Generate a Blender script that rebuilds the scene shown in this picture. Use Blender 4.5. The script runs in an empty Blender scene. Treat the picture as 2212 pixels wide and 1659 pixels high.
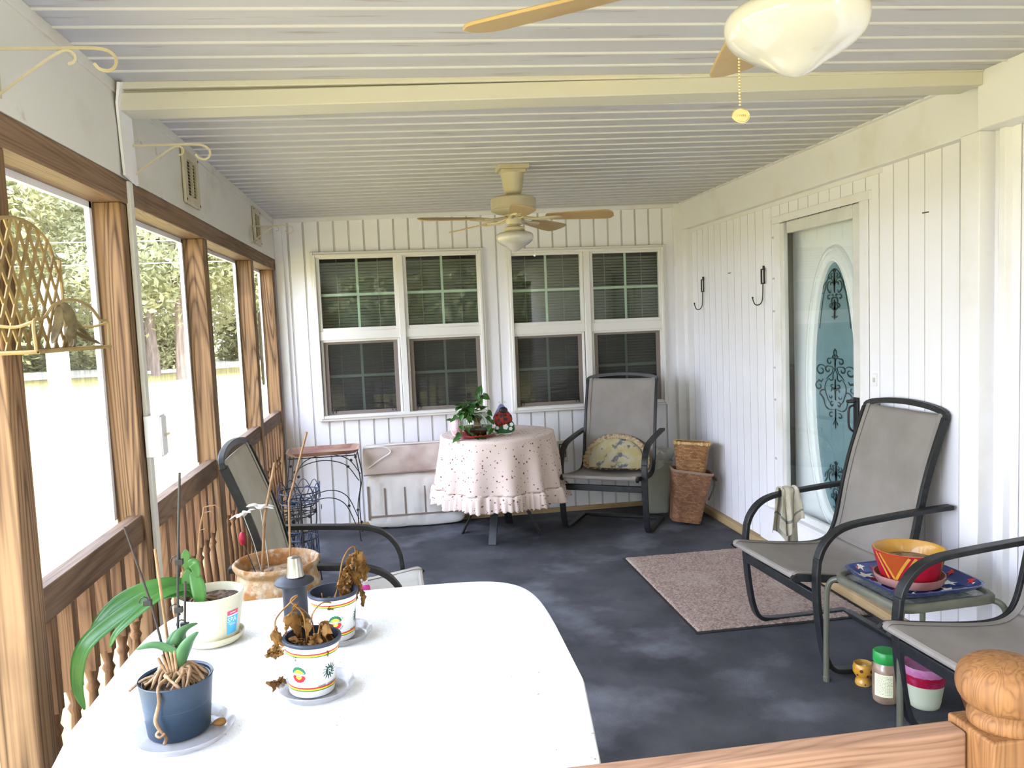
import bpy, bmesh, math, random
from mathutils import Vector, Matrix, noise
random.seed(7)
PI=math.pi
sc=bpy.context.scene
COL=sc.collection
# ------------------------------------------------------------------ camera
cd=bpy.data.cameras.new('camera'); cam=bpy.data.objects.new('camera',cd); COL.objects.link(cam)
cd.sensor_fit='HORIZONTAL'; cd.sensor_width=36.0; cd.lens=1720*36/2212.; cd.clip_end=400; cd.clip_start=.02
R_,U_,F_=Vector((0.9886,-0.1455,-0.0412)),Vector((0.0524,0.0741,0.9959)),Vector((0.1418,0.9866,-0.0803))
U_=(U_-F_*U_.dot(F_)).normalized(); R_=F_.cross(U_).normalized(); F_=F_.normalized()
cam.matrix_world=Matrix(((R_.x,U_.x,-F_.x,0),(R_.y,U_.y,-F_.y,0),(R_.z,U_.z,-F_.z,1.54),(0,0,0,1)))
sc.camera=cam
# ------------------------------------------------------------------ light
w=bpy.data.worlds.new('sky'); sc.world=w; w.use_nodes=True
nt=w.node_tree; nt.nodes.clear()
o=nt.nodes.new('ShaderNodeOutputWorld'); b=nt.nodes.new('ShaderNodeBackground')
tc=nt.nodes.new('ShaderNodeTexCoord'); sx=nt.nodes.new('ShaderNodeSeparateXYZ'); cr=nt.nodes.new('ShaderNodeValToRGB')
cr.color_ramp.elements[0].position=0.0; cr.color_ramp.elements[0].color=(.80,.87,1,1)
cr.color_ramp.elements[1].position=.7; cr.color_ramp.elements[1].color=(.64,.75,1,1)
nt.links.new(tc.outputs['Generated'],sx.inputs[0]); nt.links.new(sx.outputs['Z'],cr.inputs[0])
nt.links.new(cr.outputs[0],b.inputs[0]); nt.links.new(b.outputs[0],o.inputs[0])
b.inputs[1].default_value=SKY=3.3
sd=bpy.data.lights.new('sun','SUN'); so=bpy.data.objects.new('sun',sd); COL.objects.link(so)
sd.energy=2.4; sd.angle=math.radians(1.5); sd.color=(1,.97,.93)
so.rotation_euler=Vector((-.50,.30,-1)).to_track_quat('-Z','Y').to_euler()
sc.view_settings.view_transform='Standard'; sc.view_settings.look='None'
sc.view_settings.exposure=2.5; sc.view_settings.gamma=1
try: sc.view_settings.use_curve_mapping=False
except Exception: pass
# ------------------------------------------------------------------ mesh builder
def chaikin(p,n=2,closed=False):
    p=[Vector(q) for q in p]
    for _ in range(n):
        o=[] if closed else [p[0]]
        m=len(p)
        for i in range(m if closed else m-1):
            a,b_=p[i],p[(i+1)%m]
            o+= [a*.75+b_*.25,a*.25+b_*.75]
        if not closed: o.append(p[-1])
        p=o
    return p
def catmull(p,n=6):
    p=[Vector(q) for q in p]; P=[p[0]*2-p[1]]+p+[p[-1]*2-p[-2]]; o=[]
    for i in range(1,len(P)-2):
        for k in range(n):
            t=k/n; a,b_,c,d=P[i-1],P[i],P[i+1],P[i+2]
            o.append(.5*((2*b_)+(c-a)*t+(2*a-5*b_+4*c-d)*t*t+(3*b_-a-3*c+d)*t**3))
    o.append(p[-1]); return o
class MB:
    def __init__(s): s.v=[];s.f=[];s.m=[]
    def add(s,vs,fs,m=0):
        k=len(s.v); s.v+= [Vector(q) for q in vs]
        for f in fs: s.f.append([k+i for i in f]); s.m.append(m)
        return s
    def box(s,x0,x1,y0,y1,z0,z1,m=0,M=None):
        v=[Vector((x,y,z)) for x in(x0,x1) for y in(y0,y1) for z in(z0,z1)]
        if M is not None: v=[M@q for q in v]
        return s.add(v,[(0,1,3,2),(4,6,7,5),(0,4,5,1),(2,3,7,6),(0,2,6,4),(1,5,7,3)],m)
    def sweep(s,path,prof,up=None,closed=False,m=0,scale=None,cap=True):
        """prof: list of (a,b) offsets; a along side, b along up"""
        P=[Vector(q) for q in path]; n=len(P); k=len(prof); rings=[]
        t0=None; 
        for i in range(n):
            if closed: t=(P[(i+1)%n]-P[i-1])
            else: t=P[min(i+1,n-1)]-P[max(i-1,0)]
            t=t.normalized() if t.length>1e-9 else Vector((0,0,1))
            if up is not None:
                a=Vector(up).cross(t); a=a.normalized() if a.length>1e-6 else Vector((1,0,0)); bb=t.cross(a)
            else:
                if t0 is None:
                    r0=Vector((0,0,1)) if abs(t.z)<.9 else Vector((1,0,0)); a=r0.cross(t).normalized()
                else: a=(a-t*a.dot(t)); a=a.normalized() if a.length>1e-6 else Vector((1,0,0))
                bb=t.cross(a)
            t0=t; q=scale[i] if scale else 1
            rings.append([P[i]+a*x*q+bb*y*q for x,y in prof])
        vs=[v for r in rings for v in r]; fs=[]
        for i in range(n if closed else n-1):
            j=(i+1)%n
            for c in range(k):
                d=(c+1)%k; fs.append((i*k+c,i*k+d,j*k+d,j*k+c))
        if not closed and cap: fs+= [tuple(reversed(range(k))),tuple((n-1)*k+c for c in range(k))]
        return s.add(vs,fs,m)
    def tube(s,path,r,n=8,closed=False,m=0,scale=None):
        if isinstance(r,(list,tuple)): scale=r; r=1
        return s.sweep(path,[(r*math.cos(2*PI*i/n),r*math.sin(2*PI*i/n)) for i in range(n)],None,closed,m,scale)
    def lathe(s,prof,n=32,c=(0,0,0),m=0,fn=None,cap=True,M=None):
        vs=[];k=len(prof)
        for r,z in prof:
            for i in range(n):
                a=2*PI*i/n; rr=r*(fn(a,z) if fn else 1)
                q=Vector((rr*math.cos(a),rr*math.sin(a),z))
                if M is not None: q=M@q
                vs.append(q+Vector(c))
        fs=[]
        for j in range(k-1):
            for i in range(n):
                d=(i+1)%n; fs.append((j*n+i,j*n+d,(j+1)*n+d,(j+1)*n+i))
        if cap:
            if prof[0][0]>1e-5: fs.append(tuple(reversed(range(n))))
            if prof[-1][0]>1e-5 and cap!='b': fs.append(tuple((k-1)*n+i for i in range(n)))
        return s.add(vs,fs,m)
    def grid(s,fn,nu,nv,m=0,cu=False):
        vs=[fn(i/nu,j/nv) for j in range(nv+1) for i in range(nu if cu else nu+1)]
        W=nu if cu else nu+1; fs=[]
        for j in range(nv):
            for i in range(nu):
                d=(i+1)%W; fs.append((j*W+i,j*W+d,(j+1)*W+d,(j+1)*W+i))
        return s.add(vs,fs,m)
    def prism(s,poly,M,h,m=0):
        """poly 2D list in M's xy plane, thickness h along z"""
        n=len(poly); vs=[M@Vector((x,y,0)) for x,y in poly]+[M@Vector((x,y,h)) for x,y in poly]
        fs=[tuple(reversed(range(n))),tuple(range(n,2*n))]+[(i,(i+1)%n,n+(i+1)%n,n+i) for i in range(n)]
        return s.add(vs,fs,m)
    def ball(s,c,r,n=12,m=0,sc3=(1,1,1)):
        pr=[(r*math.sin(PI*i/n),-r*math.cos(PI*i/n)) for i in range(n+1)]
        pr[0]=(1e-6,-r); pr[-1]=(1e-6,r)
        return s.lathe(pr,n+4,c,m,M=Matrix.Diagonal(Vector(sc3)),cap=False)
    def build(s,name,mats,parent=None,loc=(0,0,0),bevel=0,solid=0,sub=0,smooth=True,ang=35,merge=False,rot=None,seg=2):
        me=bpy.data.meshes.new(name); me.from_pydata([tuple(q) for q in s.v],[],s.f)
        if not isinstance(mats,(list,tuple)): mats=[mats]
        for q in mats: me.materials.append(q)
        me.polygons.foreach_set('material_index',s.m)
        bm=bmesh.new(); bm.from_mesh(me)
        if merge: bmesh.ops.remove_doubles(bm,verts=bm.verts,dist=1e-5)
        bmesh.ops.recalc_face_normals(bm,faces=bm.faces); bm.to_mesh(me); bm.free()
        me.polygons.foreach_set('use_smooth',[smooth]*len(me.polygons))
        if smooth: me.set_sharp_from_angle(angle=math.radians(ang))
        ob=bpy.data.objects.new(name,me); COL.objects.link(ob); ob.location=loc
        if rot is not None: ob.rotation_euler=rot
        if parent: ob.parent=parent
        if bevel:
            q=ob.modifiers.new('b','BEVEL'); q.width=bevel; q.segments=seg; q.limit_method='ANGLE'; q.angle_limit=math.radians(40)
            q.harden_normals=False
        if solid: q=ob.modifiers.new('s','SOLIDIFY'); q.thickness=solid; q.offset=0
        if sub: q=ob.modifiers.new('u','SUBSURF'); q.levels=sub; q.render_levels=sub
        me.update(); return ob
def tag(o,label=None,cat=None,group=None,kind=None):
    if label:o['label']=label
    if cat:o['category']=cat
    if group:o['group']=group
    if kind:o['kind']=kind
    return o
def thing(name,label,cat,loc=(0,0,0),rz=0,group=None):
    o=bpy.data.objects.new(name,None); COL.objects.link(o); o.location=loc; o.rotation_euler=(0,0,rz)
    o.empty_display_size=.1; return tag(o,label,cat,group)
def struct(mb,name,mats,**k):
    return tag(mb.build(name,mats,**k),kind='structure')
def copy_tree(o,loc=None,rz=None,label=None,parent=None):
    c=o.copy(); COL.objects.link(c); c.parent=parent
    for ch in list(o.children): copy_tree(ch,parent=c)
    if loc is not None: c.location=loc
    if rz is not None: c.rotation_euler=(0,0,rz)
    if label: c['label']=label
    return c
# ------------------------------------------------------------------ materials
MC={}
def mat(name,col,rough=.5,metal=0,col2=None,vs=8,vst=(1,1,1),vr=(.35,.65),bump=0,bs=60,bst=(1,1,1),spec=.5,
        trans=0,ior=1.45,alpha=1,sub=0,emit=0,transl=0,det=5,col3=None,vs3=3,vr3=(.55,.7),coat=0,sheen=0,dist=0):
    if name in MC: return MC[name]
    m=bpy.data.materials.new(name); m.use_nodes=True; nt=m.node_tree; p=nt.nodes['Principled BSDF']; MC[name]=m
    N=nt.nodes.new; L=nt.links.new
    p.inputs['Base Color'].default_value=(*col,1); p.inputs['Roughness'].default_value=rough
    p.inputs['Metallic'].default_value=metal; p.inputs['Specular IOR Level'].default_value=spec
    p.inputs['Transmission Weight'].default_value=trans; p.inputs['IOR'].default_value=ior; p.inputs['Alpha'].default_value=alpha
    p.inputs['Coat Weight'].default_value=coat
    if sub: p.inputs['Subsurface Weight'].default_value=sub; p.inputs['Subsurface Radius'].default_value=(.02,.02,.015)
    tc=N('ShaderNodeTexCoord'); oi=N('ShaderNodeObjectInfo')
    ad=N('ShaderNodeVectorMath'); ad.operation='ADD'; sc_=N('ShaderNodeVectorMath'); sc_.operation='SCALE'; sc_.inputs[0].default_value=(7,5,3)
    L(oi.outputs['Random'],sc_.inputs['Scale']); L(tc.outputs['Object'],ad.inputs[0]); L(sc_.outputs[0],ad.inputs[1])
    def ns(scale,st,detail,rough_=.55,distn=0):
        mp=N('ShaderNodeMapping'); mp.inputs['Scale'].default_value=st; L(ad.outputs[0],mp.inputs[0])
        n=N('ShaderNodeTexNoise'); n.inputs['Scale'].default_value=scale; n.inputs['Detail'].default_value=detail
        n.inputs['Roughness'].default_value=rough_; n.inputs['Distortion'].default_value=distn; L(mp.outputs[0],n.inputs['Vector']); return n
    cur=None
    def mix(cur,c_old,c_new,n,r):
        rp=N('ShaderNodeMapRange'); rp.inputs[1].default_value=r[0]; rp.inputs[2].default_value=r[1]; L(n.outputs[0],rp.inputs[0])
        mx=N('ShaderNodeMix'); mx.data_type='RGBA'; L(rp.outputs[0],mx.inputs[0])
        if cur is None: mx.inputs[6].default_value=(*c_old,1)
        else: L(cur,mx.inputs[6])
        mx.inputs[7].default_value=(*c_new,1); return mx.outputs[2]
    if col2: cur=mix(cur,col,col2,ns(vs,vst,det,distn=dist),vr)
    if col3: cur=mix(cur,col,col3,ns(vs3,vst,det),vr3)
    if cur is not None: L(cur,p.inputs['Base Color'])
    if bump:
        n=ns(bs,bst,4); bp=N('ShaderNodeBump'); bp.inputs['Strength'].default_value=bump; bp.inputs['Distance'].default_value=.01
        L(n.outputs[0],bp.inputs['Height']); L(bp.outputs[0],p.inputs['Normal'])
    if transl:
        out=nt.nodes['Material Output']; t=N('ShaderNodeBsdfTranslucent'); ms=N('ShaderNodeMixShader'); ms.inputs[0].default_value=transl
        if cur is not None: L(cur,t.inputs[0])
        else: t.inputs[0].default_value=(*col,1)
        L(p.outputs[0],ms.inputs[1]); L(t.outputs[0],ms.inputs[2]); L(ms.outputs[0],out.inputs[0])
    return m
def wood(name,light,dark,axis='z',scale=1.0,knot=(.10,.05,.025),rough=.62,ringc=.55,grey=None):
    if name in MC: return MC[name]
    m=bpy.data.materials.new(name); m.use_nodes=True; nt=m.node_tree; p=nt.nodes['Principled BSDF']; MC[name]=m
    N=nt.nodes.new; L=nt.links.new
    st={'z':(1,1,.07),'y':(1,.07,1),'x':(.07,1,1)}[axis]
    tc=N('ShaderNodeTexCoord'); oi=N('ShaderNodeObjectInfo'); sv=N('ShaderNodeVectorMath'); sv.operation='SCALE'; sv.inputs[0].default_value=(3.1,4.7,9.3)
    ad=N('ShaderNodeVectorMath'); L(oi.outputs['Random'],sv.inputs['Scale']); L(tc.outputs['Object'],ad.inputs[0]); L(sv.outputs[0],ad.inputs[1])
    mp=N('ShaderNodeMapping'); mp.inputs['Scale'].default_value=st; L(ad.outputs[0],mp.inputs[0])
    # large smooth field whose contour lines make the cathedral grain
    n1=N('ShaderNodeTexNoise'); n1.inputs['Scale'].default_value=6.5*scale; n1.inputs['Detail'].default_value=1.2; n1.inputs['Distortion'].default_value=.3; L(mp.outputs[0],n1.inputs['Vector'])
    mu=N('ShaderNodeMath'); mu.operation='MULTIPLY'; mu.inputs[1].default_value=44; L(n1.outputs[0],mu.inputs[0])
    fr=N('ShaderNodeMath'); fr.operation='PINGPONG'; fr.inputs[1].default_value=1; L(mu.outputs[0],fr.inputs[0])
    pw=N('ShaderNodeMath'); pw.operation='POWER'; pw.inputs[1].default_value=2.2; L(fr.outputs[0],pw.inputs[0])
    n2=N('ShaderNodeTexNoise'); n2.inputs['Scale'].default_value=4*scale; n2.inputs['Detail'].default_value=3; L(mp.outputs[0],n2.inputs['Vector'])
    r2=N('ShaderNodeMapRange'); r2.inputs[1].default_value=.42; r2.inputs[2].default_value=.68; L(n2.outputs[0],r2.inputs[0])
    mx=N('ShaderNodeMix'); mx.data_type='RGBA'; mx.inputs[6].default_value=(*light,1); mx.inputs[7].default_value=(*dark,1)
    m1=N('ShaderNodeMath'); m1.operation='MULTIPLY'; m1.inputs[1].default_value=ringc; L(pw.outputs[0],m1.inputs[0])
    m2=N('ShaderNodeMath'); m2.operation='MULTIPLY_ADD'; m2.inputs[1].default_value=.45; L(r2.outputs[0],m2.inputs[0]); L(m1.outputs[0],m2.inputs[2]); m2.use_clamp=True
    ms_=N('ShaderNodeMapping'); ms_.inputs['Scale'].default_value=tuple(1 if q==1 else .02 for q in st); L(ad.outputs[0],ms_.inputs[0])
    n5=N('ShaderNodeTexNoise'); n5.inputs['Scale'].default_value=120; n5.inputs['Detail'].default_value=3; L(ms_.outputs[0],n5.inputs['Vector'])
    r5=N('ShaderNodeMapRange'); r5.inputs[1].default_value=.4; r5.inputs[2].default_value=.68; r5.inputs[3].default_value=-.12; r5.inputs[4].default_value=.38; L(n5.outputs[0],r5.inputs[0])
    m5=N('ShaderNodeMath'); m5.use_clamp=True; L(m2.outputs[0],m5.inputs[0]); L(r5.outputs[0],m5.inputs[1])
    L(m5.outputs[0],mx.inputs[0])
    # knots
    mk=N('ShaderNodeMapping'); mk.inputs['Scale'].default_value=tuple(1 if q==1 else .45 for q in st); L(ad.outputs[0],mk.inputs[0])
    vo=N('ShaderNodeTexVoronoi'); vo.inputs['Scale'].default_value=2.6*scale; L(mk.outputs[0],vo.inputs['Vector'])
    rk=N('ShaderNodeMapRange'); rk.inputs[1].default_value=.05; rk.inputs[2].default_value=.10; rk.inputs[3].default_value=.85; rk.inputs[4].default_value=0; L(vo.outputs['Distance'],rk.inputs[0])
    mxk=N('ShaderNodeMix'); mxk.data_type='RGBA'; L(rk.outputs[0],mxk.inputs[0]); L(mx.outputs[2],mxk.inputs[6]); mxk.inputs[7].default_value=(*knot,1)
    last=mxk.outputs[2]
    n3=N('ShaderNodeTexNoise'); n3.inputs['Scale'].default_value=2.2; n3.inputs['Detail'].default_value=6; L(ad.outputs[0],n3.inputs['Vector'])
    r3=N('ShaderNodeMapRange'); r3.inputs[1].default_value=.52; r3.inputs[2].default_value=.75; r3.inputs[4].default_value=.6; L(n3.outputs[0],r3.inputs[0])
    mg=N('ShaderNodeMix'); mg.data_type='RGBA'; L(r3.outputs[0],mg.inputs[0]); L(last,mg.inputs[6]); mg.inputs[7].default_value=(*(grey or tuple(c*.55 for c in dark)),1)
    L(mg.outputs[2],p.inputs['Base Color']); p.inputs['Roughness'].default_value=rough; p.inputs['Specular IOR Level'].default_value=.3
    bp=N('ShaderNodeBump'); bp.inputs['Strength'].default_value=.12; bp.inputs['Distance'].default_value=.004; L(m2.outputs[0],bp.inputs['Height']); L(bp.outputs[0],p.inputs['Normal'])
    return m
def glass(name,tint=(1,1,1),fac=.08,rough=.0,dark=None):
    """thin pane: transparent plus a fresnel mirror"""
    if name in MC: return MC[name]
    m=bpy.data.materials.new(name); m.use_nodes=True; nt=m.node_tree; nt.nodes.remove(nt.nodes['Principled BSDF']); MC[name]=m
    N=nt.nodes.new; L=nt.links.new; out=nt.nodes['Material Output']
    t=N('ShaderNodeBsdfTransparent'); t.inputs[0].default_value=(*tint,1); g=N('ShaderNodeBsdfGlossy'); g.inputs['Roughness'].default_value=rough
    fr=N('ShaderNodeLayerWeight'); q=N('ShaderNodeMath'); q.operation='POWER'; q.inputs[1].default_value=5; L(fr.outputs['Facing'],q.inputs[0]); a=N('ShaderNodeMath'); a.inputs[1].default_value=fac+.04; L(q.outputs[0],a.inputs[0]); a.use_clamp=True
    ms=N('ShaderNodeMixShader'); L(a.outputs[0],ms.inputs[0]); L(t.outputs[0],ms.inputs[1]); L(g.outputs[0],ms.inputs[2]); L(ms.outputs[0],out.inputs[0])
    return m
def mesh_screen(name,col,open_,streak=None):
    if name in MC: return MC[name]
    m=bpy.data.materials.new(name); m.use_nodes=True; nt=m.node_tree; p=nt.nodes['Principled BSDF']; MC[name]=m
    N=nt.nodes.new; L=nt.links.new; out=nt.nodes['Material Output']
    p.inputs['Base Color'].default_value=(*col,1); p.inputs['Roughness'].default_value=.8; p.inputs['Specular IOR Level'].default_value=.1
    t=N('ShaderNodeBsdfTransparent'); ms=N('ShaderNodeMixShader'); ms.inputs[0].default_value=open_
    L(p.outputs[0],ms.inputs[1]); L(t.outputs[0],ms.inputs[2]); L(ms.outputs[0],out.inputs[0])
    if streak:
        tc=N('ShaderNodeTexCoord'); mp=N('ShaderNodeMapping'); mp.inputs['Scale'].default_value=(1,1,.03); n=N('ShaderNodeTexNoise')
        n.inputs['Scale'].default_value=55; n.inputs['Detail'].default_value=3; L(tc.outputs['Object'],mp.inputs[0]); L(mp.outputs[0],n.inputs['Vector'])
        r=N('ShaderNodeMapRange'); r.inputs[1].default_value=.35; r.inputs[2].default_value=.72; r.inputs[3].default_value=open_+streak; r.inputs[4].default_value=open_-streak
        L(n.outputs[0],r.inputs[0]); L(r.outputs[0],ms.inputs[0])
    return m
white=(.80,.80,.77)
m_siding=mat('vinyl_siding_white',(.84,.83,.88),.45,col2=(.80,.79,.81),vs=2.2,vst=(1,1,.4),vr=(.5,.85))
m_trimw=mat('painted_trim_white',(.80,.79,.82),.45,col2=(.66,.62,.52),vs=3,vr=(.52,.9),bump=.05,bs=20)
m_dirtyw=mat('weathered_white_panel',(.66,.64,.59),.55,col2=(.50,.42,.32),vs=2.4,vst=(1,.8,1.2),vr=(.53,.85),col3=(.32,.24,.16),vs3=9,vr3=(.66,.8),bump=.05,bs=12)
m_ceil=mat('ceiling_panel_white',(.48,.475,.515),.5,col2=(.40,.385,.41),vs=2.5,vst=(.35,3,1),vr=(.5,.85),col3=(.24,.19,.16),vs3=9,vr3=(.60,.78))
m_ceilrib=mat('ceiling_rib_cream',(.62,.61,.62),.4)
m_beam=mat('beam_cream',(.58,.55,.46),.5,col2=(.62,.56,.42),vs=3,vst=(.5,2,2),vr=(.5,.8),col3=(.36,.28,.22),vs3=11,vr3=(.68,.85))
m_post=wood('post_wood',(.30,.175,.088),(.075,.038,.017),'z',ringc=.75)
m_rail=wood('rail_wood',(.17,.105,.062),(.08,.043,.024),'y',rough=.7)
m_head=wood('header_wood',(.24,.145,.085),(.10,.052,.026),'y')
m_bal=wood('baluster_wood',(.22,.115,.055),(.09,.042,.02),'z',1.3)
m_newel=wood('newel_wood',(.29,.135,.05),(.14,.06,.022),'z',3.2)
m_frail=wood('front_rail_wood',(.38,.22,.14),(.18,.09,.055),'x',2.2,rough=.7,ringc=.4)
m_black=mat('black_frame_metal',(.012,.013,.015),.42,col2=(.026,.027,.030),vs=30,vr=(.5,.75),spec=.5)
m_sling=mat('taupe_sling_fabric',(.28,.25,.232),.75,col2=(.225,.20,.185),vs=5,vr=(.4,.7),bump=.35,bs=900)
m_slingw=mat('pale_sling_fabric',(.56,.53,.47),.8,col2=(.47,.43,.36),vs=6,vr=(.4,.7),bump=.35,bs=900)
m_cream=mat('aged_cream_enamel',(.50,.44,.31),.35,col2=(.34,.26,.14),vs=6,vr=(.5,.8))
m_blade=mat('fan_blade_tan',(.42,.29,.13),.45,col2=(.33,.21,.085),vs=6,vr=(.45,.8))
m_opal=mat('opal_glass',(.52,.50,.47),.12,col2=(.38,.32,.24),vs=14,vr=(.62,.8),coat=.6,sub=.2)
m_greyframe=mat('grey_aluminium',(.56,.56,.55),.4,col2=(.46,.46,.45),vs=5)
m_vinylw=mat('window_vinyl_cream',(.74,.72,.70),.4)
m_brownf=mat('screen_frame_taupe',(.20,.165,.145),.5)
m_blind=mat('blind_slat',(.25,.26,.235),.6)
m_munt=mat('muntin_green_white',(.55,.64,.56),.5)
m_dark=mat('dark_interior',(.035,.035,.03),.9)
m_glassw=glass('window_glass',(.80,.88,.82),.03)
m_scr=mesh_screen('insect_screen_dark',(.045,.042,.04),.42)
m_porchscr=mesh_screen('porch_screen_mesh',(.36,.36,.32),.74,.20)
m_clear=glass('clear_plastic',(.93,.93,.93),.10,.15)
m_gold=mat('brass',(.75,.60,.28),.3,metal=.9)
m_soil=mat('dry_soil',(.05,.032,.022),.95,col2=(.16,.10,.06),vs=60,vr=(.5,.6),bump=.8,bs=90)
m_deadleaf=mat('dead_leaf',(.19,.085,.022),.75,col2=(.33,.165,.04),vs=30,vr=(.4,.65),transl=.15)
m_green=mat('orchid_leaf_green',(.04,.14,.025),.28,col2=(.075,.21,.045),vs=7,vr=(.4,.65),transl=.12)
m_green2=mat('pothos_leaf_green',(.018,.085,.014),.35,col2=(.06,.17,.025),vs=20,vr=(.4,.7),transl=.12)
m_root=mat('dry_orchid_root',(.34,.21,.11),.7,col2=(.13,.07,.03),vs=30,bump=.3,bs=120)
m_cane=mat('bamboo_cane',(.33,.19,.09),.6,col2=(.20,.10,.04),vs=20)
m_blackpl=mat('black_plastic',(.015,.015,.018),.4)
m_navy=mat('slate_blue_plastic',(.014,.030,.052),.42,col2=(.018,.037,.062),vs=9)
m_navyrim=mat('navy_pot_plastic',(.03,.038,.06),.4)
# ================================================================== SETTING
def zc(x): return 2.352+(x+.85)*.016
# floor
m_floor=mat('charcoal_outdoor_carpet',(.100,.100,.112),.95,col2=(.055,.056,.064),vs=3,vr=(.35,.65),col3=(.26,.265,.31),vs3=1.9,vr3=(.52,.80),det=9,bump=.6,bs=420,spec=.15)
struct(MB().box(-.98,2.40,-1.2,6.2,-.06,0),'floor',m_floor,smooth=False)
# ceiling with ribs running across the porch
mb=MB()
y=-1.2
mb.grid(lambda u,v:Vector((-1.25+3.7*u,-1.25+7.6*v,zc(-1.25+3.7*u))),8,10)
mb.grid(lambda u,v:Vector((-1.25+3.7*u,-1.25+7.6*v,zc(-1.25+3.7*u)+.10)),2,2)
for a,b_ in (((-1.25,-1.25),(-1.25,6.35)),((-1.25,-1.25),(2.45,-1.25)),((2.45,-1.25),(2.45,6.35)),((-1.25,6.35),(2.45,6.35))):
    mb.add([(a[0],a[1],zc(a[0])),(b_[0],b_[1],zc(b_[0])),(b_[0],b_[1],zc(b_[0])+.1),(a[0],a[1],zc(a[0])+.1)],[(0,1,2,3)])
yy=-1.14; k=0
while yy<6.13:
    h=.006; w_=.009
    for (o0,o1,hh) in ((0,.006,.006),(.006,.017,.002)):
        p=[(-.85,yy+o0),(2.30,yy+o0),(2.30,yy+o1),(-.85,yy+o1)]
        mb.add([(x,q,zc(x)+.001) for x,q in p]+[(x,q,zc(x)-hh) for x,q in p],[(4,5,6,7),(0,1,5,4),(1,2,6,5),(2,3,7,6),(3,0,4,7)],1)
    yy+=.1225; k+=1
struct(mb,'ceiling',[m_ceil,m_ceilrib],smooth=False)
# siding
m_groove=mat('grey_siding_groove',(.62,.61,.62),.6,col2=(.52,.50,.49),vs=5,vst=(1,1,.3))  # groove faces get a greyer tone than the boards
def siding(name,mp,u0,u1,zb,zt,holes,start,pitch=.111,gw=.015):
    gd=.006 if gw>.01 else .0035
    pts=[(u0,0.0)]; u=start
    while u>u0: u-=pitch
    u+=pitch
    while u+.02<u1:
        pts+= [(u,0),(u+.002,gd),(u+gw-.002,gd),(u+gw,0)]; u+=pitch
    pts.append((u1,0.0))
    def dep(q):
        for (a,da),(b2,db) in zip(pts,pts[1:]):
            if a<=q<=b2: return da+(db-da)*(q-a)/max(b2-a,1e-9)
        return 0
    for h in holes:
        for q in (h[0],h[1]): pts.append((q,dep(q))); pts.sort()
    mb=MB()
    for (a,da),(b2,db) in zip(pts,pts[1:]):
        if b2-a<1e-6: continue
        c=(a+b2)/2; zs=[(zb,None)]; hs=[h for h in holes if h[0]<=c<=h[1]]
        segs=[]; z=zb
        for h in sorted(hs,key=lambda h:h[2]): segs.append((z,h[2])); z=h[3]
        segs.append((z,'t'))
        for s0,s1 in segs:
            ta=zt(a) if s1=='t' else s1; tb=zt(b2) if s1=='t' else s1
            if min(ta,tb)-s0<1e-4: continue
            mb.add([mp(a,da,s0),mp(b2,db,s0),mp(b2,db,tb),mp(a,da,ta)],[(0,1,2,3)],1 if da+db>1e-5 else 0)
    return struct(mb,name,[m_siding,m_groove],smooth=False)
wins=[(-.536,.013),(.106,.646),(.915,1.455),(1.555,2.095)]
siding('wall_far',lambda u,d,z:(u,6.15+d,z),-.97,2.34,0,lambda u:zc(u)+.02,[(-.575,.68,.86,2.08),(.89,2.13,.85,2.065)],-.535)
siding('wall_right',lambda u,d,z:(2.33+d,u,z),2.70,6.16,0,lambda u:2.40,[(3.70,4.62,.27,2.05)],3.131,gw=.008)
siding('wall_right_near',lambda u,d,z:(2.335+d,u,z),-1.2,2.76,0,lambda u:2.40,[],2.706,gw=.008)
struct(MB().box(2.46,2.58,-1.2,6.3,-.3,2.5),'wall_house',m_siding,smooth=False)
# room behind the far windows
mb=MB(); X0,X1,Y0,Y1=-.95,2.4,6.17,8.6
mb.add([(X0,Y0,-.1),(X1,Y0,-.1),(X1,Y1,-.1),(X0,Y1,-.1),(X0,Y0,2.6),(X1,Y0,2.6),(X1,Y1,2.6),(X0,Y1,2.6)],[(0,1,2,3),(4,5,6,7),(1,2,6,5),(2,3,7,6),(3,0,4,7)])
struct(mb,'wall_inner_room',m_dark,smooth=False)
# trims
struct(MB().box(2.28,2.335,2.80,6.15,2.19,2.42),'trim_1',m_trimw,bevel=.004)           # fascia over the door
struct(MB().box(2.235,2.335,-1.2,2.81,2.185,2.42),'trim_2',m_trimw,bevel=.004)           # nearer fascia
struct(MB().box(2.262,2.335,2.83,2.935,0,2.19),'trim_3',m_trimw,bevel=.003)              # corner post
struct(MB().box(2.30,2.335,2.742,2.775,0,2.185),'trim_4',m_trimw,bevel=.003)
mb=MB(); mb.box(2.223,2.327,6.10,6.15,0,2.40); struct(mb,'trim_5',m_trimw,bevel=.003)
struct(MB().box(2.285,2.335,6.03,6.12,0,2.19),'trim_6',m_trimw,bevel=.003)
mb=MB(); mb.add([(-.85,6.115,zc(-.85)-.03),(2.3,6.115,zc(2.3)-.03),(2.3,6.15,zc(2.3)-.03),(-.85,6.15,zc(-.85)-.03),(-.85,6.115,zc(-.85)),(2.3,6.115,zc(2.3)),(2.3,6.15,zc(2.3)),(-.85,6.15,zc(-.85))],[(0,1,2,3),(0,1,5,4),(0,3,7,4),(1,2,6,5)])
struct(mb,'trim_7',m_trimw,smooth=False)
mb=MB(); mb.box(2.322,2.336,3.55,6.02,2.165,2.19); struct(mb,'trim_8',m_trimw)
mb=MB(); mb.box(2.255,2.28,2.93,6.12,2.395,2.414); struct(mb,'trim_9',m_trimw)
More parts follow.
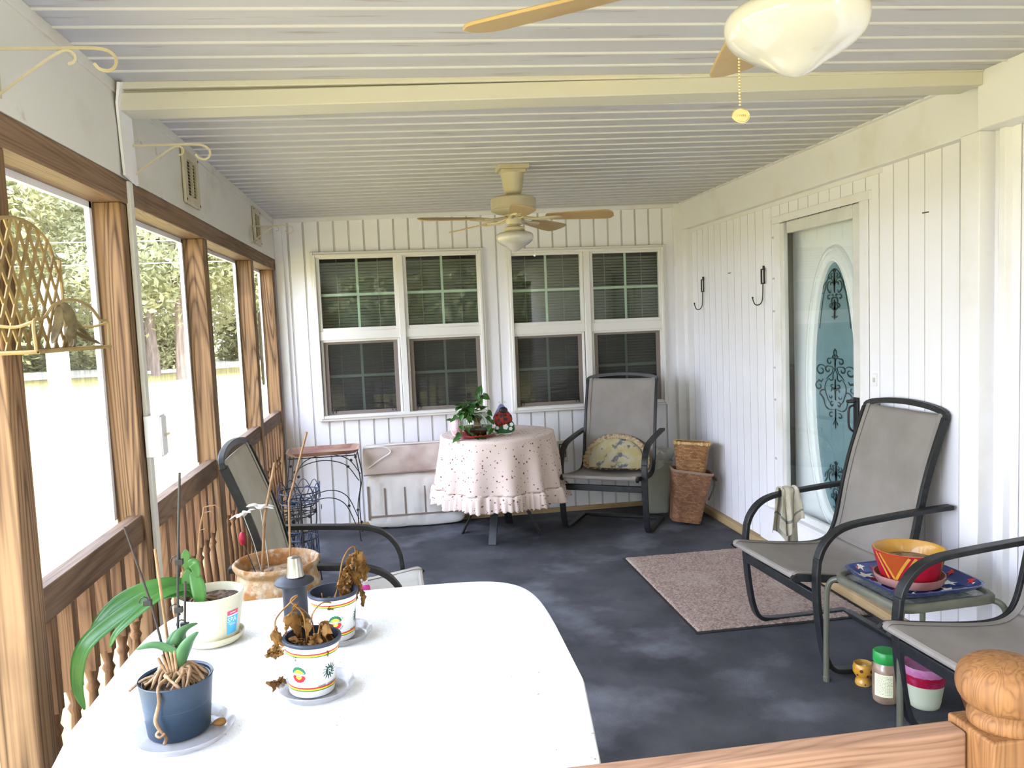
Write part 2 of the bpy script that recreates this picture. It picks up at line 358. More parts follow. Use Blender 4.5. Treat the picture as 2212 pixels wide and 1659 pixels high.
# cross beam
def bz(x): return 2.264+(x+.85)*.027
mb=MB()
for (y0,y1,dz,t) in ((2.78,2.905,0,.056),(2.772,2.80,.066,None),(2.80,2.90,.05,None)):
    v=[]
    for x in (-.845,2.235):
        zb=min(bz(x)+dz,zc(x)-.007 if dz>0 else 9); zt=zc(x)+.001 if t is None else min(zb+t,zc(x))
        v+= [(x,y0,zb),(x,y1,zb),(x,y1,zt),(x,y0,zt)]
    mb.add(v,[(0,1,2,3),(4,5,6,7),(0,1,5,4),(1,2,6,5),(2,3,7,6),(3,0,4,7)])
struct(mb,'trim_10',m_beam,bevel=.003)
m_woodtrim=wood('pale_wood_trim',(.50,.36,.19),(.33,.20,.09),'y',1.5,ringc=.3)
m_woodtrimx=wood('pale_wood_trim_x',(.50,.36,.19),(.33,.20,.09),'x',1.5,ringc=.3)
struct(MB().box(2.285,2.33,2.94,6.11,0,.05),'baseboard_right',m_woodtrim,bevel=.003)
struct(MB().box(-.85,2.22,6.125,6.15,0,.035),'baseboard_far',m_woodtrimx,bevel=.003)
struct(MB().box(2.312,2.336,3.60,4.87,.05,.272),'trim_11',m_trimw,bevel=.003)
struct(MB().box(2.295,2.336,3.62,4.72,.262,.280),'trim_12',m_trimw,bevel=.003)
struct(MB().box(-1.0,-.85,-1.2,6.16,2.055,2.37),'wall_left',m_dirtyw,smooth=False)
struct(MB().box(-.855,-.842,-1.2,6.12,2.318,2.352),'trim_13',m_dirtyw,bevel=.002)
# bowed vertical batten where the beam meets the left wall
mb=MB(); mb.sweep([(-.836-.006*math.sin(i/10*PI)+.012*(i>8)*(i-8)/2,2.80+.03*(1-i/10)+.02*math.sin(i/10*PI),2.05+.31*i/10) for i in range(11)],[(-.065,-.004),(.065,-.004),(.065,.004),(-.065,.004)],up=(1,0,0))
struct(mb,'trim_14',m_trimw)
struct(MB().box(-.965,-.852,-1.2,6.13,1.975,2.055),'trim_15',m_head,bevel=.004)
# corner trim where the left wall meets the far wall
struct(MB().box(-.85,-.79,6.118,6.15,0,2.33),'trim_16',m_trimw,bevel=.003)
# porch screens
for i,(a,b_) in enumerate(((2.0,2.78),(2.87,3.90),(3.99,5.15),(5.24,6.05))):
    s=MB(); s.add([(-.958,a-.03,.05),(-.958,b_+.03,.05),(-.958,b_+.03,1.99),(-.958,a-.03,1.99)],[(0,1,2,3)])
    st=thing('window_%d'%(i+5),None,None,(0,0,0)); tag(st,kind='structure')
    s.build('screen_mesh',m_porchscr,st,smooth=False)
    f=MB(); f.box(-.966,-.950,a-.004,a+.02,.93,1.98); f.box(-.966,-.950,b_-.02,b_+.004,.93,1.98); f.box(-.966,-.950,a,b_,1.955,1.98)
    f.build('screen_bead',m_trimw,st,smooth=False)
# ---------------- wooden posts, conduit, railings
posts=[(1.91,2.0,'knotty brown porch post nearest the camera, behind the lattice shelf'),(2.78,2.87,'thick brown porch post carrying the light switch box'),
       (3.90,3.99,'brown porch post just behind the tilted sling chair back'),(5.15,5.24,'brown porch post with long dark cracks and a cream loop on it'),
       (6.04,6.13,'reddish brown porch post in the corner against the white far wall')]
for a,b_,lb in posts:
    p=MB().box(-.045,.045,-(b_-a)/2,(b_-a)/2,0,1.975).build('porch_post',m_post,None,(-.905,(a+b_)/2,0),bevel=.004)
    tag(p,lb,'post',group='porch posts along the screened side')
def railing(a,b_,lb,n):
    t=thing('railing',lb,'railing',(-.895,(a+b_)/2,0),0,'railings between the porch posts')
    L=(b_-a)/2
    MB().box(-.02,.025,-L,L,.852,.94).build('top_rail',m_rail,t,bevel=.003)
    MB().box(-.02,.02,-L,L,.05,.12).build('bottom_rail',m_rail,t,bevel=.003)
    pr=[(.012,.16),(.019,.19),(.013,.21),(.020,.23),(.013,.25),(.017,.29),(.0215,.36),(.021,.42),(.015,.50),(.012,.545),(.019,.56),(.012,.575),(.018,.60),(.021,.615)]
    base=MB().lathe(pr,12); base.box(-.019,.019,-.019,.019,.61,.853); base.box(-.019,.019,-.019,.019,.115,.165)
    first=None
    for i in range(n):
        yy=-L+(i+.6)*2*L/(n+.2)
        if first is None: first=base.build('baluster',m_bal,t,(0,yy,0),ang=50)
        else:
            c=first.copy(); COL.objects.link(c); c.parent=t; c.location=(0,yy,0)
railing(2.0,2.78,'brown railing section beside the near white table, closest to the camera',6)
railing(2.87,3.90,'brown railing section between the switch post and the cracked flower pot',8)
railing(3.99,5.15,'brown railing section behind the tilted sling chair',10)
railing(5.24,6.04,'short brown railing section ending at the far white wall',7)
cp=MB(); cp.box(-.014,0,0,.038,0,2.05); o=cp.build('conduit',m_dirtyw,None,(-.843,2.83,0),bevel=.002)
tag(o,'flat weathered conduit strip running up the side of the post with the switch box','conduit')
t=thing('light_switch','cream surface mounted switch box on the side of the porch post','switch',(-.842,2.815,1.125))
MB().box(-.012,.042,-.0,.062,0,.142).build('switch_box',m_trimw,t,bevel=.004)
MB().box(.042,.046,.002,.060,.006,.136).build('cover_plate',m_trimw,t,bevel=.002)
MB().sweep([(.045,.03,.07),(.062,.03,.078)],[(-.004,-.004),(.004,-.004),(.004,.004),(-.004,.004)]).build('toggle',m_cream,t)
# cream loop handle on the fourth post
mb=MB(); pts=[(0,0),(0,.40),(.012,.43),(.03,.43),(.042,.40),(.042,0),(.03,-.03),(.012,-.03)]
mb.tube(chaikin([(0,p[0],p[1]) for p in pts],2,True),.006,8,True)
mb.box(-.012,.004,.016,.026,.38,.40); mb.box(-.012,.004,.016,.026,0,.02)
tag(mb.build('cream_loop_handle',m_cream,None,(-.848,5.235,1.225)),'long narrow cream metal loop fixed beside the cracked post','handle')
# ---------------- far windows
def rect_ring(mb,x0,x1,z0,z1,w_,y0,y1,m=0,wb=None):
    wb=wb or w_
    mb.box(x0,x0+w_,y0,y1,z0,z1,m); mb.box(x1-w_,x1,y0,y1,z0,z1,m); mb.box(x0+w_,x1-w_,y0,y1,z1-w_,z1,m); mb.box(x0+w_,x1-w_,y0,y1,z0,z0+wb,m)
for (x0,x1,z0,z1,mid,k) in ((-.600,.698,.832,2.100,.060,17),(.874,2.148,.812,2.085,1.505,18)):
    mb=MB(); rect_ring(mb,x0,x1,z0,z1,.026,6.118,6.16); rect_ring(mb,x0+.018,x1-.018,z0+.018,z1-.018,.022,6.108,6.16)
    mb.box(mid-.024,mid+.024,6.112,6.16,z0+.03,z1-.03)
    struct(mb,'trim_%d'%k,m_vinylw,bevel=.004)
for i,(a,b_) in enumerate(wins):
    s=.0 if i<2 else -.018
    zt,zm1,zm0,zb=2.052+s,1.508+s,1.442+s,.885+s
    root=thing('window_%d'%(i+1),None,None,(a,6.15,zb)); tag(root,kind='structure'); W_=b_-a; H=zt-zb; m1=zm1-zb; m0=zm0-zb
    f=MB(); rect_ring(f,-.024,W_+.024,m1-.002,H+.022,.026,-.02,.02); f.box(-.026,W_+.026,-.026,.02,m0,m1)
    rect_ring(f,-.02,W_+.02,-.03,m0+.002,.018,-.012,.045)
    f.build('sash_frame',m_vinylw,root,bevel=.003)
    b2=MB(); rect_ring(b2,-.004,W_+.004,-.014,m0,.034,.006,.022,wb=.03); b2.build('screen_frame',m_brownf,root,bevel=.002)
    sc_=MB(); sc_.add([(0,.012,0),(W_,.012,0),(W_,.012,m0),(0,.012,m0)],[(0,1,2,3)]); sc_.build('insect_screen',m_scr,root,smooth=False)
    for nm,z0,z1,yy in (('upper_pane',m1-.01,H,.0),('lower_pane',-.01,m0+.01,.032)):
        g=MB(); g.add([(0,yy,z0),(W_,yy,z0),(W_,yy,z1),(0,yy,z1)],[(0,1,2,3)]); g.build(nm,m_glassw,root,smooth=False)
    mu=MB()
    mu.box(W_/2-.009,W_/2+.009,.006,.012,m1-.01,H); mu.box(0,W_,.0055,.0125,(m1+H)/2-.010,(m1+H)/2+.010)
    mu.box(W_/2-.009,W_/2+.009,.038,.044,0,m0+.01); mu.box(0,W_,.0375,.0445,m0/2-.010,m0/2+.010)
    mu.build('muntin_bars',m_munt,root,smooth=False)
    for xx in (.05,W_-.05):
        l=MB(); l.tube(chaikin([(xx-.012,.004,.0),(xx-.012,.0,.03),(xx+.012,.0,.03),(xx+.012,.004,.0)],1),.003,6); l.build('screen_clip',m_black,root)
    # blind
    bl=MB(); z=.0; n=0; opening=(i>=2)
    while z<H-.03:
        tilt=.80 if not (opening and z>H*.76) else (.62 if i==2 else .55)
        dy,dz=.0125*math.cos(tilt),.0125*math.sin(tilt)
        bl.add([(-.02,-dy,z+dz),(W_+.02,-dy,z+dz),(W_+.02,dy,z-dz),(-.02,dy,z-dz)],[(0,1,2,3)]); z+=.0222
    for xx in (W_*.22,W_*.78): bl.box(xx-.002,xx+.002,-.016,-.014,0,H)
    o=bl.build('window_blind',m_blind,None,(a,6.235,zb),smooth=False,solid=.0008)
    tag(o,['grey horizontal blind behind the leftmost far window','grey horizontal blind behind the far window above the potted plant',
           'grey horizontal blind behind the far window right of the ladybug figurine','grey horizontal blind behind the far window nearest the door wall'][i],'blind',group='slat blinds in the far windows')
# ---------------- door
dr=thing('door_1',None,None,(2.33,4.16,.27)); tag(dr,kind='structure')
m_doorw=mat('entry_door_white',(.88,.89,.88),.4,col2=(.82,.86,.86),vs=2)
m_jamb=mat('jamb_grey_brown',(.20,.18,.155),.6,col2=(.10,.10,.095),vs=4,vst=(1,1,.3))
m_teal=mat('frosted_teal_glass',(.17,.28,.31),.22,col2=(.23,.35,.40),vs=1.6,vst=(1,1,1.5),vr=(.4,.65),spec=.6)
m_etch=mat('etched_scroll_dark',(.022,.05,.055),.5)
# reveal
mb=MB(); mb.box(.0,.13,.485,.50,0,1.80); mb.box(.0,.13,-.50,-.485,0,1.80); mb.box(0,.13,-.50,.50,1.78,1.80); mb.box(0,.13,-.50,.50,-.01,.0)
mb.build('door_jamb',m_jamb,dr,bevel=.002)
mb=MB()
for yy,s in ((.44,1),(-.44,-1)): mb.box(-.006,.012,yy-.055 if s<0 else yy-.02,yy+.02 if s<0 else yy+.055,0,1.82)
mb.box(-.012,.012,-.52,.50,1.785,1.83)
mb.build('door_casing',m_trimw,dr,bevel=.003)
sd_=MB(); Y0,Y1=-.43,.43; zb_,zt_=.005,1.785
sd_.box(.004,.034,Y1-.045,Y1,zb_,zt_); sd_.box(.004,.034,Y0,Y0+.085,zb_,zt_); sd_.box(.004,.034,Y0+.085,Y1-.085,zt_-.07,zt_); sd_.box(.004,.034,Y0+.085,Y1-.085,zb_,zb_+.045)
m_storm=mat('storm_door_aluminium',(.72,.72,.70),.4,col2=(.60,.60,.58),vs=4)
sdo=sd_.build('storm_door_frame',m_storm,dr,bevel=.005)
g=MB(); g.add([(.02,Y0+.08,zb_+.04),(.02,Y1-.04,zb_+.04),(.02,Y1-.04,zt_-.06),(.02,Y0+.08,zt_-.06)],[(0,1,2,3)]); g.build('storm_glass',glass('storm_glass',(.97,.99,.99),.03),dr,smooth=False)
sl=MB(); sl.box(.118,.126,-.50,.485,0,1.80); sl.build('door_slab',m_doorw,dr,smooth=False)
CY,CZ,A,B=.012,.80,.215,.715
def oval(r,x):
    return [(x,CY+(A+r)*math.cos(2*PI*i/72),CZ+(B+r)*math.sin(2*PI*i/72)) for i in range(72)]
mo=MB()
prof=[(0,.1165),(.010,.098),(.020,.104),(.028,.092),(.045,.086),(.062,.096),(.070,.108),(.078,.094),(.092,.098),(.100,.118)]
rings=[oval(r,x) for r,x in prof]
vs=[q for R in rings for q in R]; fs=[(j*72+i,j*72+(i+1)%72,(j+1)*72+(i+1)%72,(j+1)*72+i) for j in range(len(prof)-1) for i in range(72)]
mo.add(vs,fs); mo.build('oval_moulding',m_doorw,dr,ang=60)
og=MB(); og.add(oval(.004,.1155),[tuple(range(72))]); og.build('oval_glass',m_teal,dr,smooth=False)
# scrollwork on the oval glass, (s,z) about the glass centre
def spiral(cx,cz,r0,a0,turn,n=16,shrink=.25):
    return [(cx+r0*(1-(1-shrink)*i/n)*math.cos(a0+turn*i/n),cz+r0*(1-(1-shrink)*i/n)*math.sin(a0+turn*i/n)) for i in range(n+1)]
half=[]
def S(pts,w_=.0045): half.append((pts,w_))
def scroll_set(z0,top=True):
    pass
# middle ornament
S([(0,.235),(.012,.20),(0,.165)],.006); S(spiral(.018,.165,.014,PI,-4.2),.004); S([(0,.135),(.012,.16)],.006)
S([(0,.13),(.02,.155),(.05,.15)]+spiral(.05,.125,.028,1.4,-5.2),.006); S([(0,.16),(0,.06)],.006)
S([(0,.05),(.025,.08),(.06,.085)]+spiral(.065,.055,.03,1.3,-5),.006)
S(spiral(.135,.045,.052,2.6,-7.6,28),.006); S([(.02,.075),(.03,.03),(.06,0),(.085,-.03)],.004); S([(.0,.06),(.02,.02),(.02,-.02),(.04,-.035),(.06,-.02)],.0045)
S([(.06,-.02),(.09,-.06),(.098,-.11),(.085,-.16),(.07,-.20),(.045,-.235)],.004); S(spiral(.155,-.095,.042,1.9,-6.5,26),.0055)
S([(.115,-.03),(.135,-.055),(.155,-.045),(.17,-.06)],.006); S([(.085,-.15),(.10,-.125),(.13,-.13),(.15,-.16),(.13,-.18),(.11,-.21),(.095,-.26),(.06,-.285),(.01,-.275)],.006)
S([(0,-.02),(0,-.20)],.008); S(spiral(.03,-.085,.018,2.5,-4.5),.005); S([(0,-.12),(.025,-.10),(.04,-.13)],.008); S(spiral(.04,-.17,.02,.5,-4.5),.005)
S(spiral(.03,-.235,.022,2,-5.5),.006); S([(0,-.27),(0,-.44)],.006); S(spiral(.038,-.33,.026,2.2,-5.2),.006); S([(0,-.37),(.015,-.39),(.022,-.41)],.005)
mid=list(half); half=[]
S([(0,.225),(0,.19)],.006); S([(0,.19),(.02,.215)],.006); S(spiral(.022,.165,.018,2,-4.5),.005); S([(.02,.15),(.045,.14),(.06,.16),(.05,.185)],.007)
S([(0,.19),(0,.02)],.010); S([(.01,.10),(.03,.135),(.06,.14),(.085,.11),(.095,.06),(.115,.02),(.13,.02)],.0055); S([(.04,.12),(.065,.105),(.075,.06),(.06,.03),(.04,.02),(.035,.045)],.006)
S([(.08,.12),(.11,.09),(.12,.05)],.005); S(spiral(.03,.09,.02,3,-4),.006); S(spiral(.055,-.02,.024,2.3,-5.0),.006); S(spiral(.02,-.005,.012,0,5),.005)
S([(0,-.02),(.025,-.03),(.03,-.06),(.015,-.09)],.007); S(spiral(.035,-.095,.022,2,-5),.006); S([(0,-.04),(0,-.21)],.010); S([(0,-.16),(.012,-.19),(.03,-.18)],.006); S([(.01,-.06),(.03,-.10),(.01,-.13)],.006)
topo=list(half)
orn=MB()
def put(hs,cz,sz=1,k=1.0):
    for pts,w_ in hs:
        w_*=1.75
        for sgn in (1,-1):
            P=catmull([(.112,CY+sgn*p[0]*k,cz+p[1]*k*sz) for p in pts],3)
            n=len(P); sclr=[max(.35,math.sin(PI*(i+.6)/(n+.2))**.5) for i in range(n)]
            orn.sweep(P,[(-w_/2,-.0006),(w_/2,-.0006),(w_/2,.0006),(-w_/2,.0006)],up=(1,0,0),scale=sclr)
put(mid,CZ+.075,k=1.12,sz=.60); put(topo,CZ+.535,k=1.0,sz=.66); put(topo,CZ-.555,k=1.0,sz=.66)
bd=[(.112,CY+(A-.03)*math.cos(a),CZ+(B-.035)*math.sin(a)) for a in [PI*.17+i*PI*.66/30 for i in range(31)]]
orn.sweep(bd,[(-.0022,-.0006),(.0022,-.0006),(.0022,.0006),(-.0022,.0006)],up=(1,0,0))
orn.build('scroll_ornament',m_etch,dr,smooth=False)
hd=MB(); hd.box(-.012,.0,-.405,-.368,.61,.80); hd.tube([(-.01,-.385,.78),(-.032,-.383,.78),(-.036,-.365,.78),(-.036,-.355,.778)],.009,8); hd.tube(chaikin([(-.01,-.375,.76),(-.038,-.37,.75),(-.04,-.37,.70),(-.038,-.37,.64),(-.01,-.375,.62)],2),.006,8)
ws=MB(); ws.box(-.003,.006,Y0-.014,Y0,zb_,zt_+.01); ws.box(-.003,.006,Y0-.014,Y1+.006,zt_,zt_+.010); ws.box(-.003,.006,Y1,Y1+.006,zb_,zt_+.01); ws.build('dark_gap_strip',m_jamb,dr,smooth=False)  # dark strips put in as the shaded gap round the storm frame
hd.build('door_handle',m_black,dr,bevel=.002)
hg=MB()
for z in (.12,.33,.7,.9,1.25,1.45,1.70): hg.box(-.010,-.004,.485,.505,z,z+.012)
hg.build('frame_screws',m_greyframe,dr)
# doorbell plate
t=thing('doorbell','small cream doorbell plate on the siding right of the glass door','doorbell',(2.322,3.615,1.14))
MB().box(0,.008,-.016,.016,0,.062).build('backplate',m_trimw,t,bevel=.002)
MB().box(-.003,.002,-.008,.008,.02,.042).build('button',m_greyframe,t,bevel=.001)
# hooks
def hook():
    t=thing('wall_hook','black rectangular wall hook between the corner and the door, farther from the door','hook',(2.33,5.785,1.57),0,'black wall hooks on the right wall')
    mb=MB(); 
    for a in ((-.024,-.015,.12,.215),(.015,.024,.12,.215)): mb.box(-.018,-.010,a[0],a[1],a[2],a[3])
    mb.box(-.018,-.010,-.024,.024,.208,.216); mb.box(-.018,-.010,-.024,.024,.12,.128); mb.box(-.014,-.002,-.004,.004,.21,.235)
    mb.build('hook_plate',m_black,t,bevel=.001)
    h=MB(); h.tube(chaikin([(-.014,0,.125),(-.016,0,.05),(-.02,.0,.01),(-.035,.012,-.012),(-.055,.03,-.01),(-.062,.042,.02),(-.063,.045,.035)],2),.0035,8); h.ball((-.063,.045,.037),.006,8)
    h.build('hook_arm',m_black,t)
    return t
h1=hook(); copy_tree(h1,(2.33,4.785,1.58),None,'black rectangular wall hook immediately left of the glass door')
# wall outlet
t=thing('wall_outlet','black framed outlet low on the far wall between cloth and chair','outlet',(1.262,6.15,.42))
m_beige=mat('outlet_beige',(.62,.58,.50),.5)
MB().box(-.042,.042,-.02,.0,-.02,.15).build('outlet_plate',m_beige,t,bevel=.003)
mb=MB(); rect_ring(mb,-.026,.03,.02,.125,.007,-.026,-.018); mb.box(-.01,.012,-.026,-.018,.045,.065); mb.box(-.01,.012,-.026,-.018,.08,.10); mb.build('outlet_face',m_black,t)
# cord down the right wall
mb=MB(); mb.tube(catmull([(2.325,2.79,2.17),(2.322,2.80,1.8),(2.324,2.785,1.4),(2.320,2.80,1.0),(2.322,2.79,.6),(2.324,2.80,.05)],8),.004,6)
tag(mb.build('cable',m_trimw),'thin off-white cable hanging down beside the right corner post','cable')
# nails on the siding
m_nail=mat('rusty_nail',(.10,.07,.05),.6)
for (p,lb) in (((2.31,5.30,1.80),'small dark nail in the siding between the two black hooks'),((2.30,3.22,1.93),'small dark nail high in the siding near the corner post')):
    tag(MB().tube([(0,0,0),(.03,0,.004)],.003,6).build('nail',m_nail,None,p),lb,'nail')
# ---------------- outdoors
m_lawn=mat('lawn_grass',(.30,.25,.095),.9,col2=(.35,.285,.12),vs=.35,vr=(.35,.65),col3=(.22,.215,.07),vs3=1.8,vr3=(.6,.75),bump=.4,bs=30,spec=.1)
m_road=mat('pale_gravel_drive',(.85,.82,.76),.9,col2=(.74,.68,.60),vs=.6)
mb=MB(); mb.grid(lambda u,v:Vector((-120+118.9*u,-30+160*v,-.6)),4,4); struct(mb,'ground',m_lawn,smooth=False)
mb=MB(); mb.grid(lambda u,v:Vector((-1.1+60*u,-30+28.8*v,-.6)),2,2); mb.grid(lambda u,v:Vector((-1.1+60*u,8.8+120*v,-.6)),2,2); struct(mb,'ground_side',m_lawn,smooth=False)
struct(MB().add([(-90,34,-.585),(-12,46,-.585),(-2,60,-.585),(-2,74,-.585),(-20,56,-.585),(-90,44,-.585)],[(0,1,2,3,4,5)]),'path',m_road,smooth=False)
m_leafA=mat('tree_foliage_light',(.36,.36,.18),.7,col2=(.48,.46,.26),vs=.5,vr=(.35,.65),transl=.45)
m_leafB=mat('tree_foliage_dark',(.24,.25,.13),.7,col2=(.35,.35,.20),vs=.6,vr=(.35,.65),transl=.4)
m_bark=mat('pine_bark',(.20,.15,.12),.9,col2=(.11,.08,.065),vs=9,vst=(1,1,.2),bump=.6,bs=20)
rt=random.Random(3)
def foliage(n,zlo,zhi,rad,s):
    mb=MB(); bl=[]
    for k in range(34):
        z=rt.uniform(zlo,zhi); a=rt.uniform(0,6.28); f=1-.55*(z-zlo)/(zhi-zlo); r=rad*f*rt.uniform(.25,1)
        bl.append((r*math.cos(a),r*math.sin(a),z,rad*rt.uniform(.28,.5)))
    for k in range(n):
        b0=rt.choice(bl); d=Vector((rt.gauss(0,1),rt.gauss(0,1),rt.gauss(0,.6))).normalized()*b0[3]*rt.uniform(.5,1.05)
        c=Vector(b0[:3])+d; q=Matrix.Rotation(rt.uniform(0,6.28),3,Vector((rt.gauss(0,1),rt.gauss(0,1),rt.gauss(0,1))).normalized())
        ss=s*rt.uniform(.6,1.3); mb.add([c+q@Vector(v) for v in ((-ss,0,0),(0,-ss*.45,.04),(ss,0,0),(0,ss*.45,.04))],[(0,1,2,3)])
    return mb
def tree(lb,loc,fm,zlo,zhi,rad,n,s,tr,h):
    t=thing('tree',lb,'tree',loc,0,'trees across the lawn')
    foliage(n,zlo,zhi,rad,s).build('crown',fm,t,smooth=False)
    tk=MB(); tk.tube(catmull([(0,0,-.1),(.1,.05,h*.3),(-.05,.1,h*.65),(.1,0,h)],5),1,10,scale=[tr*(1-.6*i/15) for i in range(16)]); tk.build('trunk',m_bark,t)
    return t
T0=tree('light green broad tree beyond the lawn, seen behind the lattice shelf',(-21,43,-.6),m_leafA,2.6,13,5.6,13000,.21,.32,10)
T1=tree('tall pine with a bare lower trunk seen between the switch post and the next post',(-9.95,39,-.6),m_leafB,3.8,14,4.4,13000,.19,.26,12)
spots=[(T0,-30,40,1.1),(T0,-26,33,.9),(T1,-22,56,1.2),(T0,-14.5,50,1.1),(T0,-35,52,1.3),(T0,-9,58,1.2),(T1,-5,52,1.1),(T0,-16,66,1.5),(T0,-28,66,1.5),(T0,-42,64,1.6),(T0,-46,44,1.3),(T0,-5,72,1.5),(T1,-12.5,44,.95),(T1,-27.5,46,1.0),(T0,-38,30,1.1),(T0,0,84,1.7),(T1,-5.6,43,.95),(T1,-10,-26,.9),(T0,-5,-21,.9),(T0,3,-24,1.0),(T1,9,-20,.9),(T0,-12,-17,.9),(T0,-50,30,1.3),(T0,-48,16,1.3),(T0,-55,2,1.4)]
names=['leafy tree at the left of the row across the lawn','shorter leafy tree nearest the house in the row across the lawn','dark pine far back beyond the pale drive','leafy tree standing behind the bare trunked pine','large leafy tree far back at the left','leafy tree far back seen beside the third porch post','dark pine seen through the third screen bay','huge leafy tree closing the view behind the others','huge leafy tree closing the view behind the lattice shelf','largest leafy tree at the far left back','wide leafy tree at the far left of the lawn','leafy tree far away seen through the last screen bays','pine close to the right of the bare trunked pine','pine between the leafy trees at the left','leafy tree at the left edge of the near lawn','leafy tree far off behind the corner post','slim pine seen through the last screen bay','unseen pine added far behind the camera at the left','unseen leafy tree added behind the camera left of centre','unseen leafy tree added straight behind the camera','unseen pine added behind the camera at the right','unseen leafy tree added behind the camera toward the lawn','leafy tree left of the lawn beside the house','leafy tree level with the far end of the porch','leafy tree level with the near end of the porch']
for i,(src,x,y,s) in enumerate(spots):  # trees behind the camera are unseen, added to darken the window reflections
    c=copy_tree(src,(x,y,-.6),i*1.3,names[i]); c.scale=(s,s,s)
# low shrubs closing the horizon; ones behind the camera added to darken pane reflections
sh=MB()
S0=thing('shrub','bushy green shrub along the far edge of the lawn, nearest the pine','shrub',(-14,52,-.6),0,'leafy shrubs round the lawn')
foliage(6000,.3,2.6,2.8,.17).build('shrub_foliage',m_leafA,S0,smooth=False)
for i,(x,y,lb) in enumerate(((-19,58,'bushy shrub left of the pine on the far side of the drive'),(-25,60,'bushy shrub behind the leafy tree'),(-32,58,'bushy shrub far left across the drive'),(-10,62,'bushy shrub seen in the second screen bay'),(-7,66,'bushy shrub seen in the third screen bay'),(-41,54,'bushy shrub at the far left'),(-8,-22,'unseen shrub added behind the camera at the left'),(-3,-24,'unseen shrub added behind the camera near the middle'),(2,-23,'unseen shrub added straight behind the camera'),(7,-24,'unseen shrub added behind the camera at the right'),(12,-22,'unseen shrub added behind the camera at the far right'),(-13,-21,'unseen shrub added behind the camera beside the lawn'),(-4,70,'bushy shrub seen in the last screen bay'),(-50,50,'bushy shrub at the far left end'))):
    c=copy_tree(S0,(x,y,-.6),i*.9,lb); c.scale=(1.5,1.5,1.3) if y>0 else (1.5,1.5,2.4)
# white column standing in for a reflection in the porch screen
t=thing('reflection_column','tall white column standing in for a screen reflection behind the lattice shelf','post',(-4.55,11.6,-.6))
MB().box(-.11,.11,-.11,.11,0,2.95).build('shaft',m_trimw,t,bevel=.01)
MB().box(-.15,.15,-.15,.15,0,.5).build('base_block',m_trimw,t,bevel=.01)
for z,lb in ((4.6,'upper thin wire crossing the view of the trees'),(3.9,'lower thin wire crossing the view of the trees')):
    mb=MB(); mb.tube([(-40+4*i,22+.6*i,z-.02*(i*(10-i))/3) for i in range(11)],.012,5)
    tag(mb.build('overhead_wire',m_trimw),lb,'wire')
# ================================================================== FURNITURE
def bar(mb,pts,v,w_,t,m=0,n=2):
    """flat bar in the u-z plane at offset v"""
    P=chaikin([(p[0],v,p[1]) for p in pts],n)
    mb.sweep(P,[(-w_/2,-t/2),(w_/2,-t/2),(w_/2,t/2),(-w_/2,t/2)],up=None if False else (0,0,1) ,m=m) if False else None
    n_=len(P); vs=[];fs=[]
    for i in range(n_):
        t_=(P[min(i+1,n_-1)]-P[max(i-1,0)]).normalized(); nn=Vector((-t_.z,0,t_.x))
        for a,b_ in ((-1,-1),(1,-1),(1,1),(-1,1)): vs.append(P[i]+Vector((0,a*w_/2,0))+nn*b_*t/2)
    for i in range(n_-1):
        for c in range(4):
            d=(c+1)%4; fs.append((i*4+c,i*4+d,i*4+4+d,i*4+4+c))
    fs+= [(0,1,2,3),tuple(4*(n_-1)+q for q in (3,2,1,0))]
    mb.add(vs,fs,m)
SL=[(.125,.425),(.115,.437),(.09,.440),(.0,.425),(-.20,.400),(-.32,.395),(-.385,.415),(-.42,.46),(-.445,.54),(-.475,.68),(-.515,.83),(-.565,.97),(-.60,1.06)]
